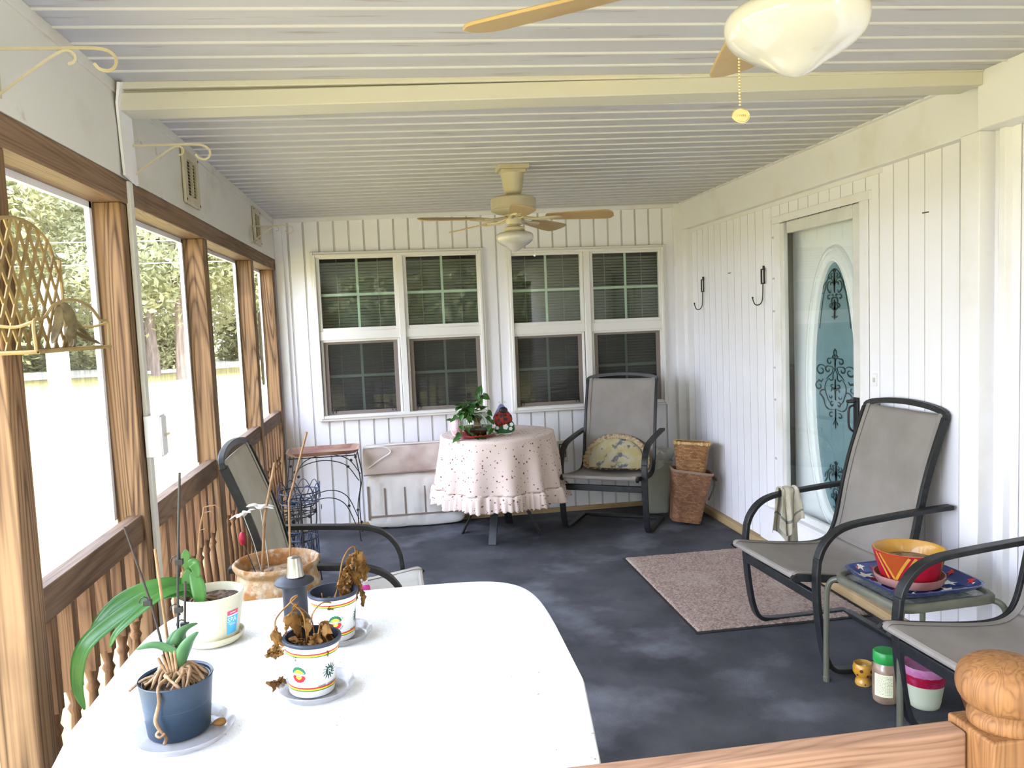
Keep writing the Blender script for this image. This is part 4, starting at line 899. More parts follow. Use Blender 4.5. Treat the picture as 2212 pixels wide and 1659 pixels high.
# dried ornament on the shelf
m_orn=mat('weathered_brown_metal',(.16,.125,.06),.6,col2=(.34,.27,.15),vs=18,vr=(.4,.65),bump=.5,bs=60)
t=thing('bird_ornament','weathered brown metal bird with long pointed leaves sitting on the lattice shelf','ornament',(-.785,2.06,1.518))
mb=MB(); mb.tube(catmull([(.01,.0,.01),(.01,.005,.03),(.01,.02,.05),(.01,.0,.085),(.005,-.035,.098),(.0,-.055,.085)],6),[.005*1,.006,.008,.01,.014,.018,.020,.021,.020,.018,.017,.017,.018,.019,.020,.021,.021,.02,.019,.018,.017,.015,.013,.012,.011,.010,.009,.008,.007,.006,.005][:31],10)
mb.v=[Vector((.005+(q.x-.005)*.6,q.y,q.z)) for q in mb.v]
for yy in (-.006,.016): mb.tube([(.008,yy,.045),(.012,yy+.006,.018),(.010,yy,.001)],.0035,6)
mb.build('body',m_orn,t)
def leafblade(mb,path,w_,m=0,cup=.25,up=(0,0,1),n=8):
    P=catmull(path,n); k=len(P); vs=[]
    for i,p in enumerate(P):
        tt=(P[min(i+1,k-1)]-P[max(i-1,0)]).normalized(); s=Vector(up).cross(tt); s=s.normalized() if s.length>1e-5 else Vector((1,0,0)); nn=tt.cross(s)
        f=math.sin(PI*min(1,(i+.4)/(k-.3)))**.6 if True else 1; ww=w_*f/2
        vs+= [p-s*ww+nn*ww*cup,p-s*ww*.5+nn*ww*cup*.2,p,p+s*ww*.5+nn*ww*cup*.2,p+s*ww+nn*ww*cup]
    mb.add(vs,[(i*5+c,i*5+c+1,i*5+c+6,i*5+c+5) for i in range(k-1) for c in range(4)],m)
mb=MB(); 
leafblade(mb,[(.01,-.05,.10),(.015,-.08,.05),(.02,-.13,.012)],.022); leafblade(mb,[(.01,.0,.085),(.012,.045,.05),(.02,.12,.006)],.018); leafblade(mb,[(.01,.02,.04),(.02,.06,.02),(.03,.13,.004)],.022); leafblade(mb,[(.0,.01,.10),(-.01,.03,.07),(.0,.03,.045)],.02)
mb.build('metal_leaves',m_orn,t,solid=.002)
# ================================================================== POTS ON THE WHITE TABLE
def text_pts(s,size):
    c=bpy.data.curves.new('txt','FONT'); c.body=s; c.size=size; c.align_x='CENTER'; c.resolution_u=2
    o=bpy.data.objects.new('txt',c); COL.objects.link(o); bpy.context.view_layer.update()
    me=o.to_mesh(); vs=[v.co.copy() for v in me.vertices]; fs=[tuple(p.vertices) for p in me.polygons]
    o.to_mesh_clear(); bpy.data.objects.remove(o); bpy.data.curves.remove(c); return vs,fs
def wrap_text(mb,s,size,a,z,rf,m=0,arc=None,bold=0,sx=1):
    """write s on a surface of revolution rf(z); arc=(radius,angle,dir) writes each letter round a circle"""
    if arc:
        R,c0,dr=arc; n=len(s)
        for i,ch in enumerate(s):
            if ch==' ': continue
            th=c0-dr*(i-(n-1)/2)*size*.78/R; vs,fs=text_pts(ch,size); rot=th-PI/2 if dr>0 else th+PI/2
            o=[]
            for v in vs:
                x,y=v.x,v.y; X=x*math.cos(rot)-y*math.sin(rot)+R*math.cos(th); Z=x*math.sin(rot)+y*math.cos(rot)+R*math.sin(th)
                r=rf(z+Z)+.0005; o.append((r*math.cos(a+X/r),r*math.sin(a+X/r),z+Z))
            mb.add(o,fs,m)
    else:
        vs,fs=text_pts(s,size); o=[]
        for v in vs:
            r=rf(z+v.y)+.0006; o.append((r*math.cos(a+v.x*sx/r),r*math.sin(a+v.x*sx/r),z+v.y))
        mb.add(o,fs,m)
def patch(mb,a,z,rf,fn,n,m,off=.0004):
    """closed 2D outline fn(k)->(x,y) as fan on surface of revolution"""
    P=[(0,0)]+[fn(k) for k in range(n)]; vs=[]
    for x,y in P: r=rf(z+y)+off; vs.append((r*math.cos(a+x/r),r*math.sin(a+x/r),z+y))
    mb.add(vs,[(0,k+1,(k+1)%n+1) for k in range(n)],m)
def band(mb,z0,z1,rf,m,a0=0,a1=2*PI,n=64,off=.0004):
    vs=[]
    for i in range(n+1):
        a=a0+(a1-a0)*i/n
        for z in (z0,z1): r=rf(z)+off; vs.append((r*math.cos(a),r*math.sin(a),z))
    mb.add(vs,[(2*i,2*i+2,2*i+3,2*i+1) for i in range(n)],m)
m_potw=mat('printed_white_pot',(.82,.82,.82),.35,col2=(.66,.62,.56),vs=12,vr=(.62,.85))
m_pr=mat('print_red',(.62,.02,.03),.4); m_py=mat('print_yellow',(.80,.66,.03),.4); m_pg=mat('print_green',(.02,.15,.07),.4); m_pd=mat('print_dark_green',(.01,.07,.045),.4)
def deadleaf(mb,c,d,L,w_,seed,m=0):
    r=random.Random(seed); d=Vector(d).normalized(); s=d.cross(Vector((r.uniform(-1,1),r.uniform(-1,1),r.uniform(-.3,.3)))).normalized(); nn=d.cross(s); vs=[];nu,nv=7,12
    for j in range(nv+1):
        v=j/nv; ww=w_*math.sin(PI*min(.97,v*.95+.05))**.7*(1+r.uniform(-.25,.25)); cu=r.uniform(-.3,.3)
        for i in range(nu+1):
            u=i/nu*2-1; p=Vector(c)+d*L*v+s*u*ww*(.75)+nn*(abs(u)*ww*.7+math.sin(v*9+u*3+seed)*w_*.25)+Vector([r.uniform(-1,1)*w_*.24 for _ in range(3)])
            vs.append(p)
    mb.add(vs,[(j*(nu+1)+i,j*(nu+1)+i+1,(j+1)*(nu+1)+i+1,(j+1)*(nu+1)+i) for j in range(nv) for i in range(nu)],m)
def printed_pot(x,y,z,rot,label,group,tilt=(0,0)):
    t=thing('printed_flower_pot',label,'flower pot',(x,y,z),rot,group); t.rotation_euler=(tilt[0],tilt[1],rot)
    H=.122; rb,rt_=.0495,.0600
    rf=lambda q: rb+(rt_-rb)*max(0,q)/H
    mb=MB(); mb.lathe([(0,0),(rb-.003,0),(rb,.003),(rt_,H-.004)],56,cap='b'); mb.build('pot_wall',m_potw,t,ang=50)
    mb=MB(); mb.lathe([(rt_,H-.008),(rt_+.004,H-.007),(rt_+.0055,H-.003),(rt_+.004,H+.001),(rt_-.002,H+.001),(rt_-.004,H-.02),(rt_-.008,H-.05),(0,H-.05)],56,cap=False); mb.build('pot_rim',m_navyrim,t,ang=60)
    p=MB()
    for z0,seq in ((.095,(1,0,2)),(.0175,(1,0,2))):
        band(p,z0+.0042,z0+.0075,rf,0); band(p,z0+.001,z0+.0042,rf,1); band(p,z0-.0012,z0+.001,rf,2)
    # round emblem: green petals, yellow centre, banner, red petals
    A0=-PI/2-.60; zc_=.054
    for k in range(7):
        th=PI*(k+.5)/7; patch(p,A0,zc_+.004,rf,lambda q,th=th:(.0115*math.cos(th)+.0052*math.cos(q*PI/6),.0100*math.sin(th)+.0052*math.sin(q*PI/6)),12,2)
    for k in range(6):
        th=-PI*(k+.5)/6; patch(p,A0,zc_-.004,rf,lambda q,th=th:(.0105*math.cos(th)+.0052*math.cos(q*PI/6),.0085*math.sin(th)+.0052*math.sin(q*PI/6)),12,0,.0005)
    patch(p,A0,zc_+.0035,rf,lambda q:(.0100*math.cos(q*PI/15),.0085*math.sin(q*PI/15)),16,1,.0006); patch(p,A0,zc_-.0035,rf,lambda q:(.0070*math.cos(-q*PI/15),.0065*math.sin(-q*PI/15)),16,1,.0007)
    patch(p,A0,zc_,rf,lambda q:[(-.0165,-.003),(.0165,-.003),(.0165,.003),(-.0165,.003)][q],4,3,.0008)
    # sun with letter R
    A1=-PI/2+.70; zs=.056
    for k in range(14):
        th=2*PI*k/14
        patch(p,A1,zs,rf,lambda q,th=th:[(.0105*math.cos(th-.17),.0105*math.sin(th-.17)),(.0155*math.cos(th-.05),.0155*math.sin(th-.05)),(.0195*math.cos(th+.12),.0195*math.sin(th+.12)),(.0145*math.cos(th+.12),.0145*math.sin(th+.12)),(.0105*math.cos(th+.17),.0105*math.sin(th+.17))][q],5,4)
    patch(p,A1,zs,rf,lambda q:(.0105*math.cos(q*PI/12),.0105*math.sin(q*PI/12)),24,4,.0005)
    p.build('printed_design',[m_pr,m_py,m_pg,m_potw,m_pd],t,smooth=False)
    tx=MB(); rf2=lambda q: rf(q)+.0009
    wrap_text(tx,"ROBERTA'S",.0058,A0,zc_-.0021,rf2); wrap_text(tx,'HARD TO FIND',.0055,A0,zc_,rf,arc=(.0200,PI/2,1)); wrap_text(tx,'EASY TO GROW',.0055,A0,zc_,rf,arc=(.0235,-PI/2,-1))
    wrap_text(tx,"RAKER - ROBERTA'S",.0060,A1,zs-.031,rf); wrap_text(tx,"3.0 qt",.0042,A1,zs-.0365,rf)
    tx.build('lettering',m_pd,t,smooth=False)
    tr=MB(); wrap_text(tr,'R',.0190,A1,zs-.0068,rf2,sx=1.1); tr.build('emblem_letter',m_potw,t,smooth=False)
    s=MB(); s.grid(lambda u,v:Vector(((.056*v)*math.cos(2*PI*u),(.056*v)*math.sin(2*PI*u),H-.032+.006*noise.noise(Vector((u*7*v,v*9,x*9))))),36,8,cu=True); s.build('soil',m_soil,t)
    return t
z0=.731
pA=printed_pot(-.225,1.775,z0+.004,.157,'white printed pot with withered plant at the front, nearer the camera than its twin','white printed pots with withered plants',(.0,.05))
pB=printed_pot(-.195,2.075,z0+.004,.71,'white printed pot with withered plant drooping to the right, behind the front one','white printed pots with withered plants')
pB.children[0]
# withered plants
def wither(t,stems,leaves,nm='withered_plant'):
    mb=MB()
    for P,r in stems: mb.tube(catmull(P,5),r,6)
    for i,(c,d,L,w_) in enumerate(leaves):
        deadleaf(mb,c,d,L,w_,i*7+3); deadleaf(mb,Vector(c)+Vector((.008*math.sin(i*5),.008*math.cos(i*3),-.004)),Vector(d)+Vector((.5*math.sin(i),.5*math.cos(i*2),.2)),L*.75,w_*.8,i*11+1)
    return mb.build(nm,m_deadleaf,t,ang=180)
wither(pA,[([(.0,.0,.085),(.012,-.005,.12),(.018,.0,.145)],.0022),([(-.01,.01,.085),(-.012,.0,.13),(-.02,-.0,.175),(-.045,0,.205),(-.03,.0,.215),(-.075,0,.17),(-.075,-.0,.13)],.0018),([(.01,.01,.09),(.0,.03,.15),(-.03,.03,.18),(-.035,.03,.15)],.0015)],
 [((.02,.0,.15),(.1,0,-1),.07,.022),((.03,.01,.13),(.3,.2,-1),.06,.02),((.01,-.01,.13),(-.3,-.2,-1),.05,.02),((.038,0,.11),(.3,0,-.6),.03,.016),((.0,.0,.115),(.5,-.3,-.6),.045,.016),
  ((-.03,.03,.19),(.1,0,-1),.085,.018),((-.02,.03,.165),(.15,0,-1),.07,.016),((-.075,0,.15),(.1,0,-1),.06,.014),((-.08,.0,.11),(-.4,0,-.5),.03,.012),((-.05,.0,.12),(.5,0,-.3),.05,.012),((-.06,-.01,.098),(-1,0,-.2),.03,.012),((-.01,-.02,.10),(-.6,-.5,-.2),.04,.012),((.01,-.03,.095),(.4,-.5,.1),.035,.012)])
wither(pB,[([(.0,.0,.085),(.02,-.0,.14),(.035,0,.19),(.055,0,.215),(.075,0,.22),(.08,0,.20)],.002),([(.0,.01,.085),(.02,0,.13),(.04,.0,.165),(.07,0,.15),(.09,0,.12)],.0018),([(-.03,.0,.085),(-.035,0,.125)],.0015),([(.0,-.02,.085),(-.03,-.04,.105),(-.07,-.05,.12),(-.1,-.05,.10),(-.115,-.05,.05)],.0018)],
 [((.08,0,.205),(.1,0,-1),.075,.02),((.07,0,.20),(-.25,.1,-1),.06,.018),((.09,0,.19),(.2,0,-1),.07,.016),((.045,0,.165),(-.3,0,-.9),.05,.020),((.05,0,.17),(.3,0,-1),.07,.018),((.085,0,.14),(.15,0,-1),.06,.014),((.09,0,.10),(.0,0,-1),.05,.011),((.03,0,.14),(-.1,-.2,-1),.045,.018),((.02,-.01,.10),(.6,-.4,-.1),.04,.015),((-.01,-.02,.095),(-.7,-.4,.0),.045,.014),((-.03,-.01,.09),(.5,-.6,.1),.04,.012),((.04,0,.10),(.3,.2,.8),.035,.014)])
deadb=MB(); deadleaf(deadb,(0,0,.0),(-1,-.2,.25),.04,.016,5); deadleaf(deadb,(0,0,.0),(-.6,-.5,.35),.03,.014,8)
tag(deadb.build('fallen_leaf',m_deadleaf,None,(-.287,1.80,.745),ang=180),'curled brown dead leaf lying left of the front printed pot','dead leaf')
def saucer(x,y,r,label):
    mb=MB(); mb.lathe([(0,.001),(r*.78,.001),(r*.84,.004),(r*.95,.018),(r,.020),(r+.001,.0185),(r*.86,.002),(r*.79,-.0008),(0,-.0008)],48,cap=False)
    return tag(mb.build('clear_saucer',m_clearsau,None,(x,y,z0+.0005),ang=50),label,'saucer',group='clear plastic saucers on the white table')
m_clearsau=mat('cloudy_clear_plastic',(.42,.41,.42),.18,col2=(.26,.22,.20),vs=14,vr=(.5,.7),alpha=.5,spec=.8)
saucer(-.212,1.768,.083,'clear plastic saucer under the front printed pot'); saucer(-.182,2.073,.082,'clear plastic saucer under the rear printed pot')
saucer(-.462,1.630,.098,'clear plastic saucer under the slate blue orchid pot')
# spa pot
t=thing('cream_flower_pot','large cream pot with a blue and pink sticker at the left of the white table','flower pot',(-.515,2.140,z0)); t.scale=(.95,.95,1)
m_crp=mat('cream_plastic',(.66,.63,.46),.35,col2=(.60,.55,.38),vs=6); H=.130; rb,rt_=.066,.088
rf=lambda q: rb+(rt_-rb)*max(0,q)/H
mb=MB(); mb.lathe([(.06,.006),(rb,.006),(rt_,H),(rt_-.003,H+.001),(rt_-.005,H-.03),(0,H-.03)],56); mb.build('pot_wall',m_crp,t,ang=50)
mb=MB(); mb.lathe([(0,0),(.066,0),(.078,.008),(.082,.018),(.082,.022),(.079,.022),(.074,.010),(0,.006)],48); mb.build('attached_saucer',m_crp,t,ang=50)
mb=MB(); mb.grid(lambda u,v:Vector((.082*v*math.cos(2*PI*u),.082*v*math.sin(2*PI*u),H-.022+.010*noise.noise(Vector((u*9*v,v*11,4))))),40,10,cu=True); mb.build('bark_soil',m_soil,t,ang=180)
m_stp=mat('sticker_pink',(.70,.06,.14),.4); m_stb=mat('sticker_blue',(.03,.32,.72),.4,col2=(.10,.50,.80),vs=20)
mb=MB(); a0=-.84; mb.grid(lambda u,v:Vector(((rf(.028+.052*v)+.0005)*math.cos(a0+.46*u),(rf(.028+.052*v)+.0005)*math.sin(a0+.46*u),.028+.052*v)),8,2,0)
mb.grid(lambda u,v:Vector(((rf(.080+.011*v)+.0005)*math.cos(a0+.46*u),(rf(.080+.011*v)+.0005)*math.sin(a0+.46*u),.080+.011*v)),8,1,1); mb.build('sticker',[m_stb,m_stp],t,smooth=False)
mb=MB(); wrap_text(mb,'SPA',.019,a0+.20,.060,rf); 
for zz,h0,f0_,f1_ in ((.0845,.0022,.10,.34),(.0765,.0035,.0,.46),(.0555,.0012,.06,.30),(.0520,.0012,.10,.36)): mb.grid(lambda u,v:Vector(((rf(zz)+.001)*math.cos(a0+f0_+(f1_-f0_)*u),(rf(zz)+.001)*math.sin(a0+f0_+(f1_-f0_)*u),zz+h0*v)),6,1)
mb.build('sticker_lettering',m_potw,t,smooth=False)
# orchid with strap leaves
t=thing('orchid_plant','orchid with long arching strap leaves reaching left out of the cream pot','plant',(-.540,2.13,z0+.108))
mb=MB()
leafblade(mb,[(0,0,0),(-.02,-.02,.035),(-.10,-.06,.045),(-.19,-.10,.0),(-.245,-.13,-.05),(-.26,-.14,-.13),(-.245,-.15,-.19)],.040,cup=.22,up=(.1,-.75,.6))
leafblade(mb,[(0,0,0),(-.02,0,.045),(-.09,-.03,.065),(-.17,-.06,.045),(-.22,-.09,.0),(-.24,-.10,-.05)],.033,cup=.22,up=(.1,-.75,.6))
leafblade(mb,[(0,0,0),(-.02,-.03,.05),(-.08,-.07,.045),(-.16,-.12,-.01),(-.185,-.13,-.05)],.022,cup=.3,up=(.1,-.6,.6))
mb.build('strap_leaves',m_green,t,ang=180,solid=.0012)
mb=MB(); leafblade(mb,[(.0,-.01,.01),(-.008,-.01,.05),(-.006,-.015,.085)],.034,cup=.12,up=(0,-1,.2)); leafblade(mb,[(.0,-.015,.075),(.014,-.02,.055),(.022,-.03,.015),(.018,-.03,-.006)],.036,cup=.15,up=(0,-1,.3)); leafblade(mb,[(-.004,-.01,.07),(-.01,-.01,.11),(-.008,-.01,.135)],.026,cup=.12,up=(0,-1,.1)); leafblade(mb,[(-.004,-.015,.09),(.010,-.02,.10),(.022,-.03,.065)],.026,cup=.2,up=(.3,-1,.3))
o=mb.build('oval_leaves',m_green,t,ang=180,solid=.0012); o.location=(-.012,-.01,.012)
mb=MB(); mb.tube(catmull([(-.01,0,.0),(.0,0,.10),(.012,0,.19),(.024,-.005,.235),(.027,0,.25)],6),[.0035-.0018*i/24 for i in range(25)],7)
for q in ((.012,0,.19,.014),(.024,0,.235,.02),(.027,0,.25,.028),(.027,0,.25,.018)): mb.tube([(q[0],q[1],q[2]),(q[0]+q[3],q[1]-.004,q[2]+.004),(q[0]+q[3]*1.3,q[1],q[2]-.004)],.0013,5)
mb.build('dry_flower_stalk',m_cane,t)
mb=MB(); rr=random.Random(2)
for k in range(9):
    a=rr.uniform(0,6.28); mb.tube(catmull([(0,0,0),(.02*math.cos(a),.02*math.sin(a),.012),(.045*math.cos(a+.4),.045*math.sin(a+.4),.002)],4),.0032,6)
mb.build('aerial_roots',m_root,t)
# slate blue pot
BX,BY=-.478,1.655
t=thing('slate_flower_pot','slate blue pot of orchid roots in the front left of the white table','flower pot',(BX,BY,z0+.004))
mb=MB(); H=.110; mb.lathe([(0,0),(.058,0),(.060,.003),(.071,H),(.0725,H+.001),(.0715,H+.003),(.067,H),(.066,H-.025),(.066,H-.05)],56,cap=False); mb.build('pot_wall',m_navy,t,ang=50)
mb=MB(); mb.grid(lambda u,v:Vector((.066*v*math.cos(2*PI*u),.066*v*math.sin(2*PI*u),H-.022+.010*(1-v)+.012*noise.noise(Vector((u*9*v,v*11,14))))),40,10,cu=True); mb.build('bark_soil',m_soil,t,ang=180)
mb=MB(); mb.lathe([(.0655,H-.022),(.0655,H-.004),(.0635,H-.004),(.0635,H-.022)],40,cap=False); mb.build('inner_liner',m_clearsau,t)
t=thing('rooted_orchid','orchid with folded grey green leaves and many dry roots in the slate pot','plant',(BX,BY,z0+.108))
mb=MB()
for pth,w_ in (([(.0,0,.0),(.002,0,.04),(-.03,-.005,.070),(-.068,-.01,.073)],.040),([(.0,0,.0),(.006,0,.05),(.02,.01,.09),(.045,.02,.105)],.036),([(.0,0,.0),(.012,-.004,.035),(.03,-.008,.07),(.052,-.01,.098)],.030),([(.0,0,.0),(.0,0,.05),(.008,.01,.085),(.02,.02,.10)],.034)):
    leafblade(mb,pth,w_,cup=.55,up=(0,.6,1))
mb.tube([(0,0,-.01),(0,0,.035)],.008,8)
mb.build('folded_leaves',mat('grey_green_leaf',(.055,.15,.055),.45,col2=(.10,.22,.09),vs=14,transl=.1),t,ang=180,solid=.0014)
mb=MB(); rr=random.Random(4)
for k in range(48):
    a=rr.uniform(0,6.28); b_=a+rr.uniform(-.9,.9); l=rr.uniform(.04,.066)
    mb.tube(catmull([(.008*math.cos(a),.008*math.sin(a),.012),(l*.5*math.cos(a),l*.5*math.sin(a),.015+rr.uniform(-.006,.012)),(l*math.cos(b_),l*math.sin(b_),rr.uniform(-.012,.006))],5),[.0058-.003*i/10+.001*math.sin(i*2+k) for i in range(11)],6)
mb.tube(catmull([(.0,-.02,.02),(-.015,-.06,.015),(-.012,-.077,-.01),(-.022,-.075,-.045),(-.018,-.072,-.065),(-.006,-.072,-.085),(-.010,-.072,-.098)],6),.0036,7)
mb.tube(catmull([(-.016,-.072,-.068),(-.022,-.076,-.075),(-.014,-.078,-.080),(-.006,-.075,-.074)],5),.0028,7)
mb.tube(catmull([(-.02,0,.012),(-.055,-.01,.012),(-.085,-.02,-.006)],5),.0028,6)
for k in range(5):
    mb.tube(catmull([(-.01+.004*k,-.01,.01),(-.03+.008*k,-.005,.05+.006*k)],4),.003,6)
mb.build('dry_roots',m_root,t,ang=180)
m_stake=mat('dark_stake',(.035,.022,.02),.6)
def stake(P,r,m,label,name='plant_stake',group='stakes in the orchid pots',clips=()):
    base=Vector(P[0]); t=thing(name,label,'stake',tuple(base),0,group)
    mb=MB(); mb.tube([Vector(p)-base for p in P],r,8); mb.build('rod',m,t)
    for q in clips:
        c=Vector(P[0]).lerp(Vector(P[-1]),q)-base; m2=MB(); m2.box(c.x-.008,c.x+.008,c.y-.005,c.y+.005,c.z-.006,c.z+.006); m2.tube([(c.x-.006+.02*math.cos(a)*.5,c.y,c.z+.012*math.sin(a)) for a in [k*PI/6 for k in range(7)]],.0018,5); m2.build('clip',m_blackpl,t,bevel=.001)
    return t
def stk(*a,**k): return stake(*a,**k)
stk([(-.490,1.66,.845),(-.512,1.65,1.00),(-.548,1.64,1.165)],.0024,m_stake,'dark leaning stake left of the others in the slate pot',clips=(.50,))
stk([(-.478,1.675,.845),(-.462,1.665,1.05),(-.442,1.66,1.262)],.0026,m_blackpl,'tall black upright stake in the slate pot',clips=(.32,.56))
stk([(-.470,1.69,.845),(-.455,1.69,1.03)],.0024,m_stake,'short dark stake beside the tall black one',clips=(.5,))
stk([(-.498,1.70,.845),(-.512,1.70,1.10)],.0032,m_cane,'short pale bamboo cane in the slate pot')
mb=MB(); mb.grid(lambda u,v:Vector((.013*math.cos(6.28*u)*math.sin(PI*v)*(1+.3*noise.noise(Vector((u*3,v*3,1)))),.011*math.sin(6.28*u)*math.sin(PI*v),.008-.008*math.cos(PI*v))),10,8,cu=True)
tag(mb.build('bark_chip',m_deadleaf,None,(-.397,1.650,z0+.003)),'brown bark chip lying in the saucer beside the slate pot','bark chip')
# black flanged canister and metal cup
t=thing('flanged_canister','black rubber canister with a wide flange, between cream pot and printed pot','canister',(-.314,2.235,z0))
mb=MB(); mb.lathe([(0,0),(.035,0),(.036,.004),(.033,.008),(.0335,.095),(.036,.100),(.050,.103),(.0545,.107),(.0545,.110),(.048,.116),(.032,.121),(.022,.123),(0,.123)],48,cap=False); mb.build('body',m_blackpl if False else mat('black_rubber_canister',(.022,.024,.032),.5,col2=(.035,.038,.05),vs=9),t,ang=45)
t=thing('metal_thimble_cup','small silver metal cup upside down on the black canister','cup',(-.310,2.235,z0+.1235))
mb=MB(); mb.lathe([(.0235,0),(.0245,.001),(.0235,.003),(.0185,.048),(.0175,.053),(.014,.055),(0,.056)],40,fn=lambda a,z:1+.012*math.sin(a*22)*(.005<z<.046)); mb.build('cup_wall',mat('dull_silver',(.62,.60,.56),.3,metal=1,col2=(.45,.42,.38),vs=30),t,ang=40)
# ================================================================== CRACKED POT on a stool, with canes and flowers
m_crack=mat('cracked_tan_glaze',(.36,.22,.11),.8,col2=(.46,.38,.28),vs=24,vr=(.46,.60),col3=(.30,.13,.035),vs3=15,vr3=(.48,.58),bump=1.0,bs=28)
CX,CY2=-.452,2.83
t=thing('plant_stool','low wooden stool almost hidden behind the white table, under the cracked pot','stool',(CX,CY2,0))
MB().lathe([(0,.42),(.13,.42),(.135,.43),(.135,.445),(.13,.45),(0,.45)],32).build('stool_top',m_rail,t,ang=40)
for a in range(4):
    l=MB(); l.tube([(.11*math.cos(a*PI/2+.78),.11*math.sin(a*PI/2+.78),0),(.09*math.cos(a*PI/2+.78),.09*math.sin(a*PI/2+.78),.425)],.014,8); l.build('leg',m_rail,t)
t=thing('cracked_flower_pot','big round tan pot with crackled flaking glaze behind the white table','flower pot',(CX,CY2,.452))
fn=lambda a,z:1+.012*noise.noise(Vector((3*math.cos(a),3*math.sin(a),z*14)))+.006*noise.noise(Vector((11*math.cos(a),11*math.sin(a),z*60)))
prf=[(.0,0),(.085,0),(.105,.02),(.132,.09),(.143,.15),(.143,.20),(.136,.235),(.134,.250),(.142,.262),(.148,.272),(.147,.283),(.139,.285),(.130,.272),(.126,.24),(.122,.20),(0,.20)]
mb=MB(); mb.lathe([(max(p.x,0),p.z) for p in catmull([(a,0,b_) for a,b_ in prf],4)],96,fn=fn,cap=False); mb.build('pot_wall',m_crack,t,ang=70)
mb=MB(); mb.grid(lambda u,v:Vector((.124*v*math.cos(2*PI*u),.124*v*math.sin(2*PI*u),.235+.012*noise.noise(Vector((u*9*v,v*11,7))))),48,10,cu=True); mb.build('soil',mat('light_dry_soil',(.34,.22,.13),.95,col2=(.12,.07,.04),vs=30,vr=(.45,.6),bump=.8,bs=80),t,ang=180)
stake([(-.402,2.79,.690),(-.392,2.79,.95),(-.318,2.79,1.185)],.0038,m_cane,'tallest reddish cane standing in the cracked pot','bamboo_stake','canes in the cracked pot')
stake([(-.500,2.80,.690),(-.478,2.80,.90),(-.432,2.80,1.085)],.0048,m_cane,'shorter thicker bamboo cane in the cracked pot','bamboo_stake','canes in the cracked pot')
m_pet=mat('white_silk_petal',(.82,.80,.76),.6,col2=(.66,.60,.50),vs=20,transl=.3)
def flower(x,y,z,bx,by,s,label,seed,rot):
    t=thing('wire_flower',label,'artificial flower',(bx,by,.69),0,'white wire flowers in the cracked pot')
    mb=MB(); mb.tube(catmull([(0,0,0),((x-bx)*.4,(y-by)*.4,(z-.69)*.5),(x-bx,y-by,z-.69)],6),.0014,5); mb.build('wire_stem',m_greyframe,t)
    mb=MB(); c=Vector((x-bx,y-by,z-.69))
    for k in range(6):
        a=k*PI/3+seed; d=Vector((math.cos(a),math.sin(a)*.6,.25)); d=Matrix.Rotation(rot,3,'Y')@d
        leafblade(mb,[c,c+d*s*.5+Vector((0,0,.006)),c+d*s-Vector((0,0,.004))],s*.55,cup=.15,up=(0,0,1),n=4)
    mb.build('petals',m_pet,t,ang=180,solid=.0008)
    m2=MB(); m2.ball(c,.004,6); m2.build('flower_centre',m_cream,t)
flower(-.547,2.80,.905,-.505,2.83,.046,'pale open wire flower, left of the white pair, over the cracked pot',.2,-.3)
flower(-.490,2.80,.925,-.478,2.82,.052,'larger white wire flower in the middle over the cracked pot',.5,.15)
t=thing('red_flower_bud','single dark red bud on a thin stem left in the cracked pot','artificial flower',(-.515,2.80,.69))
mb=MB(); mb.tube(catmull([(0,0,0),(-.02,0,.06),(-.037,0,.118)],5),.0018,5); mb.build('bud_stem',m_stake,t)
MB().ball((-.042,0,.138),.014,10,sc3=(.85,.85,1.7)).build('bud',mat('deep_red_petal',(.42,.01,.035),.5,col2=(.25,.005,.02),vs=40),t)
# pink tube on the seat of the pale chair
t=thing('pink_tube','bright pink tube standing on the pale chair seat behind the drooping dead leaves','tube',(-.165,3.10,.412))
m_hot=mat('hot_pink_plastic',(.80,.05,.40),.35)
MB().lathe([(0,0),(.016,0),(.017,.003),(.017,.11),(.012,.118),(.008,.12)],20).build('tube_body',m_hot,t,ang=50)
MB().lathe([(.009,.12),(.009,.135),(.0,.136)],16).build('tube_cap',m_trimw,t)
# ================================================================== FAR END
# stand with tray
m_iron=mat('black_wrought_iron',(.012,.012,.014),.5)
m_trayp=mat('mauve_brown_tray',(.26,.12,.10),.4,col2=(.46,.30,.20),vs=5,vst=(1,2,1),vr=(.4,.65))
SX,SY=-.555,5.86; sw,sd2,sh_=.235,.13,.635
t=thing('wire_plant_stand','black wrought iron stand with leaf scrolls holding the rectangular tray','plant stand',(SX,SY,0))
legs=[]
for sx in (-1,1):
    for sy in (-1,1):
        mb=MB(); mb.tube(catmull([(sx*(sw-.01),sy*sd2,sh_),(sx*(sw+.005),sy*sd2,.55),(sx*(sw+.02),sy*sd2,.42),(sx*(sw-.005),sy*sd2,.28),(sx*(sw-.01),sy*sd2,.15),(sx*(sw+.0),sy*sd2,.0)],5),.0045,6)
        mb.lathe([(.008,0),(.008,.004),(.0,.006)],10,(sx*sw,sy*sd2,0))
        mb.build('leg',m_iron,t)
mb=MB()
for sy in (-1,1):
    mb.tube(catmull([(-sw,sy*sd2,.45),(-sw+.08,sy*sd2,.56),(0,sy*sd2,.60),(sw-.08,sy*sd2,.56),(sw+.01,sy*sd2,.44)],6),.0035,6)
    mb.tube(catmull([(-sw,sy*sd2,.12),(-sw+.06,sy*sd2,.26),(0,sy*sd2,.33),(sw-.10,sy*sd2,.28),(sw-.02,sy*sd2,.10)],6),.0035,6)
    mb.tube([(-sw,sy*sd2,sh_-.01),(sw,sy*sd2,sh_-.01)],.004,6)
for sx in (-1,1): mb.tube([(sx*sw,-sd2,sh_-.01),(sx*sw,sd2,sh_-.01)],.004,6)
mb.build('scroll_braces',m_iron,t)
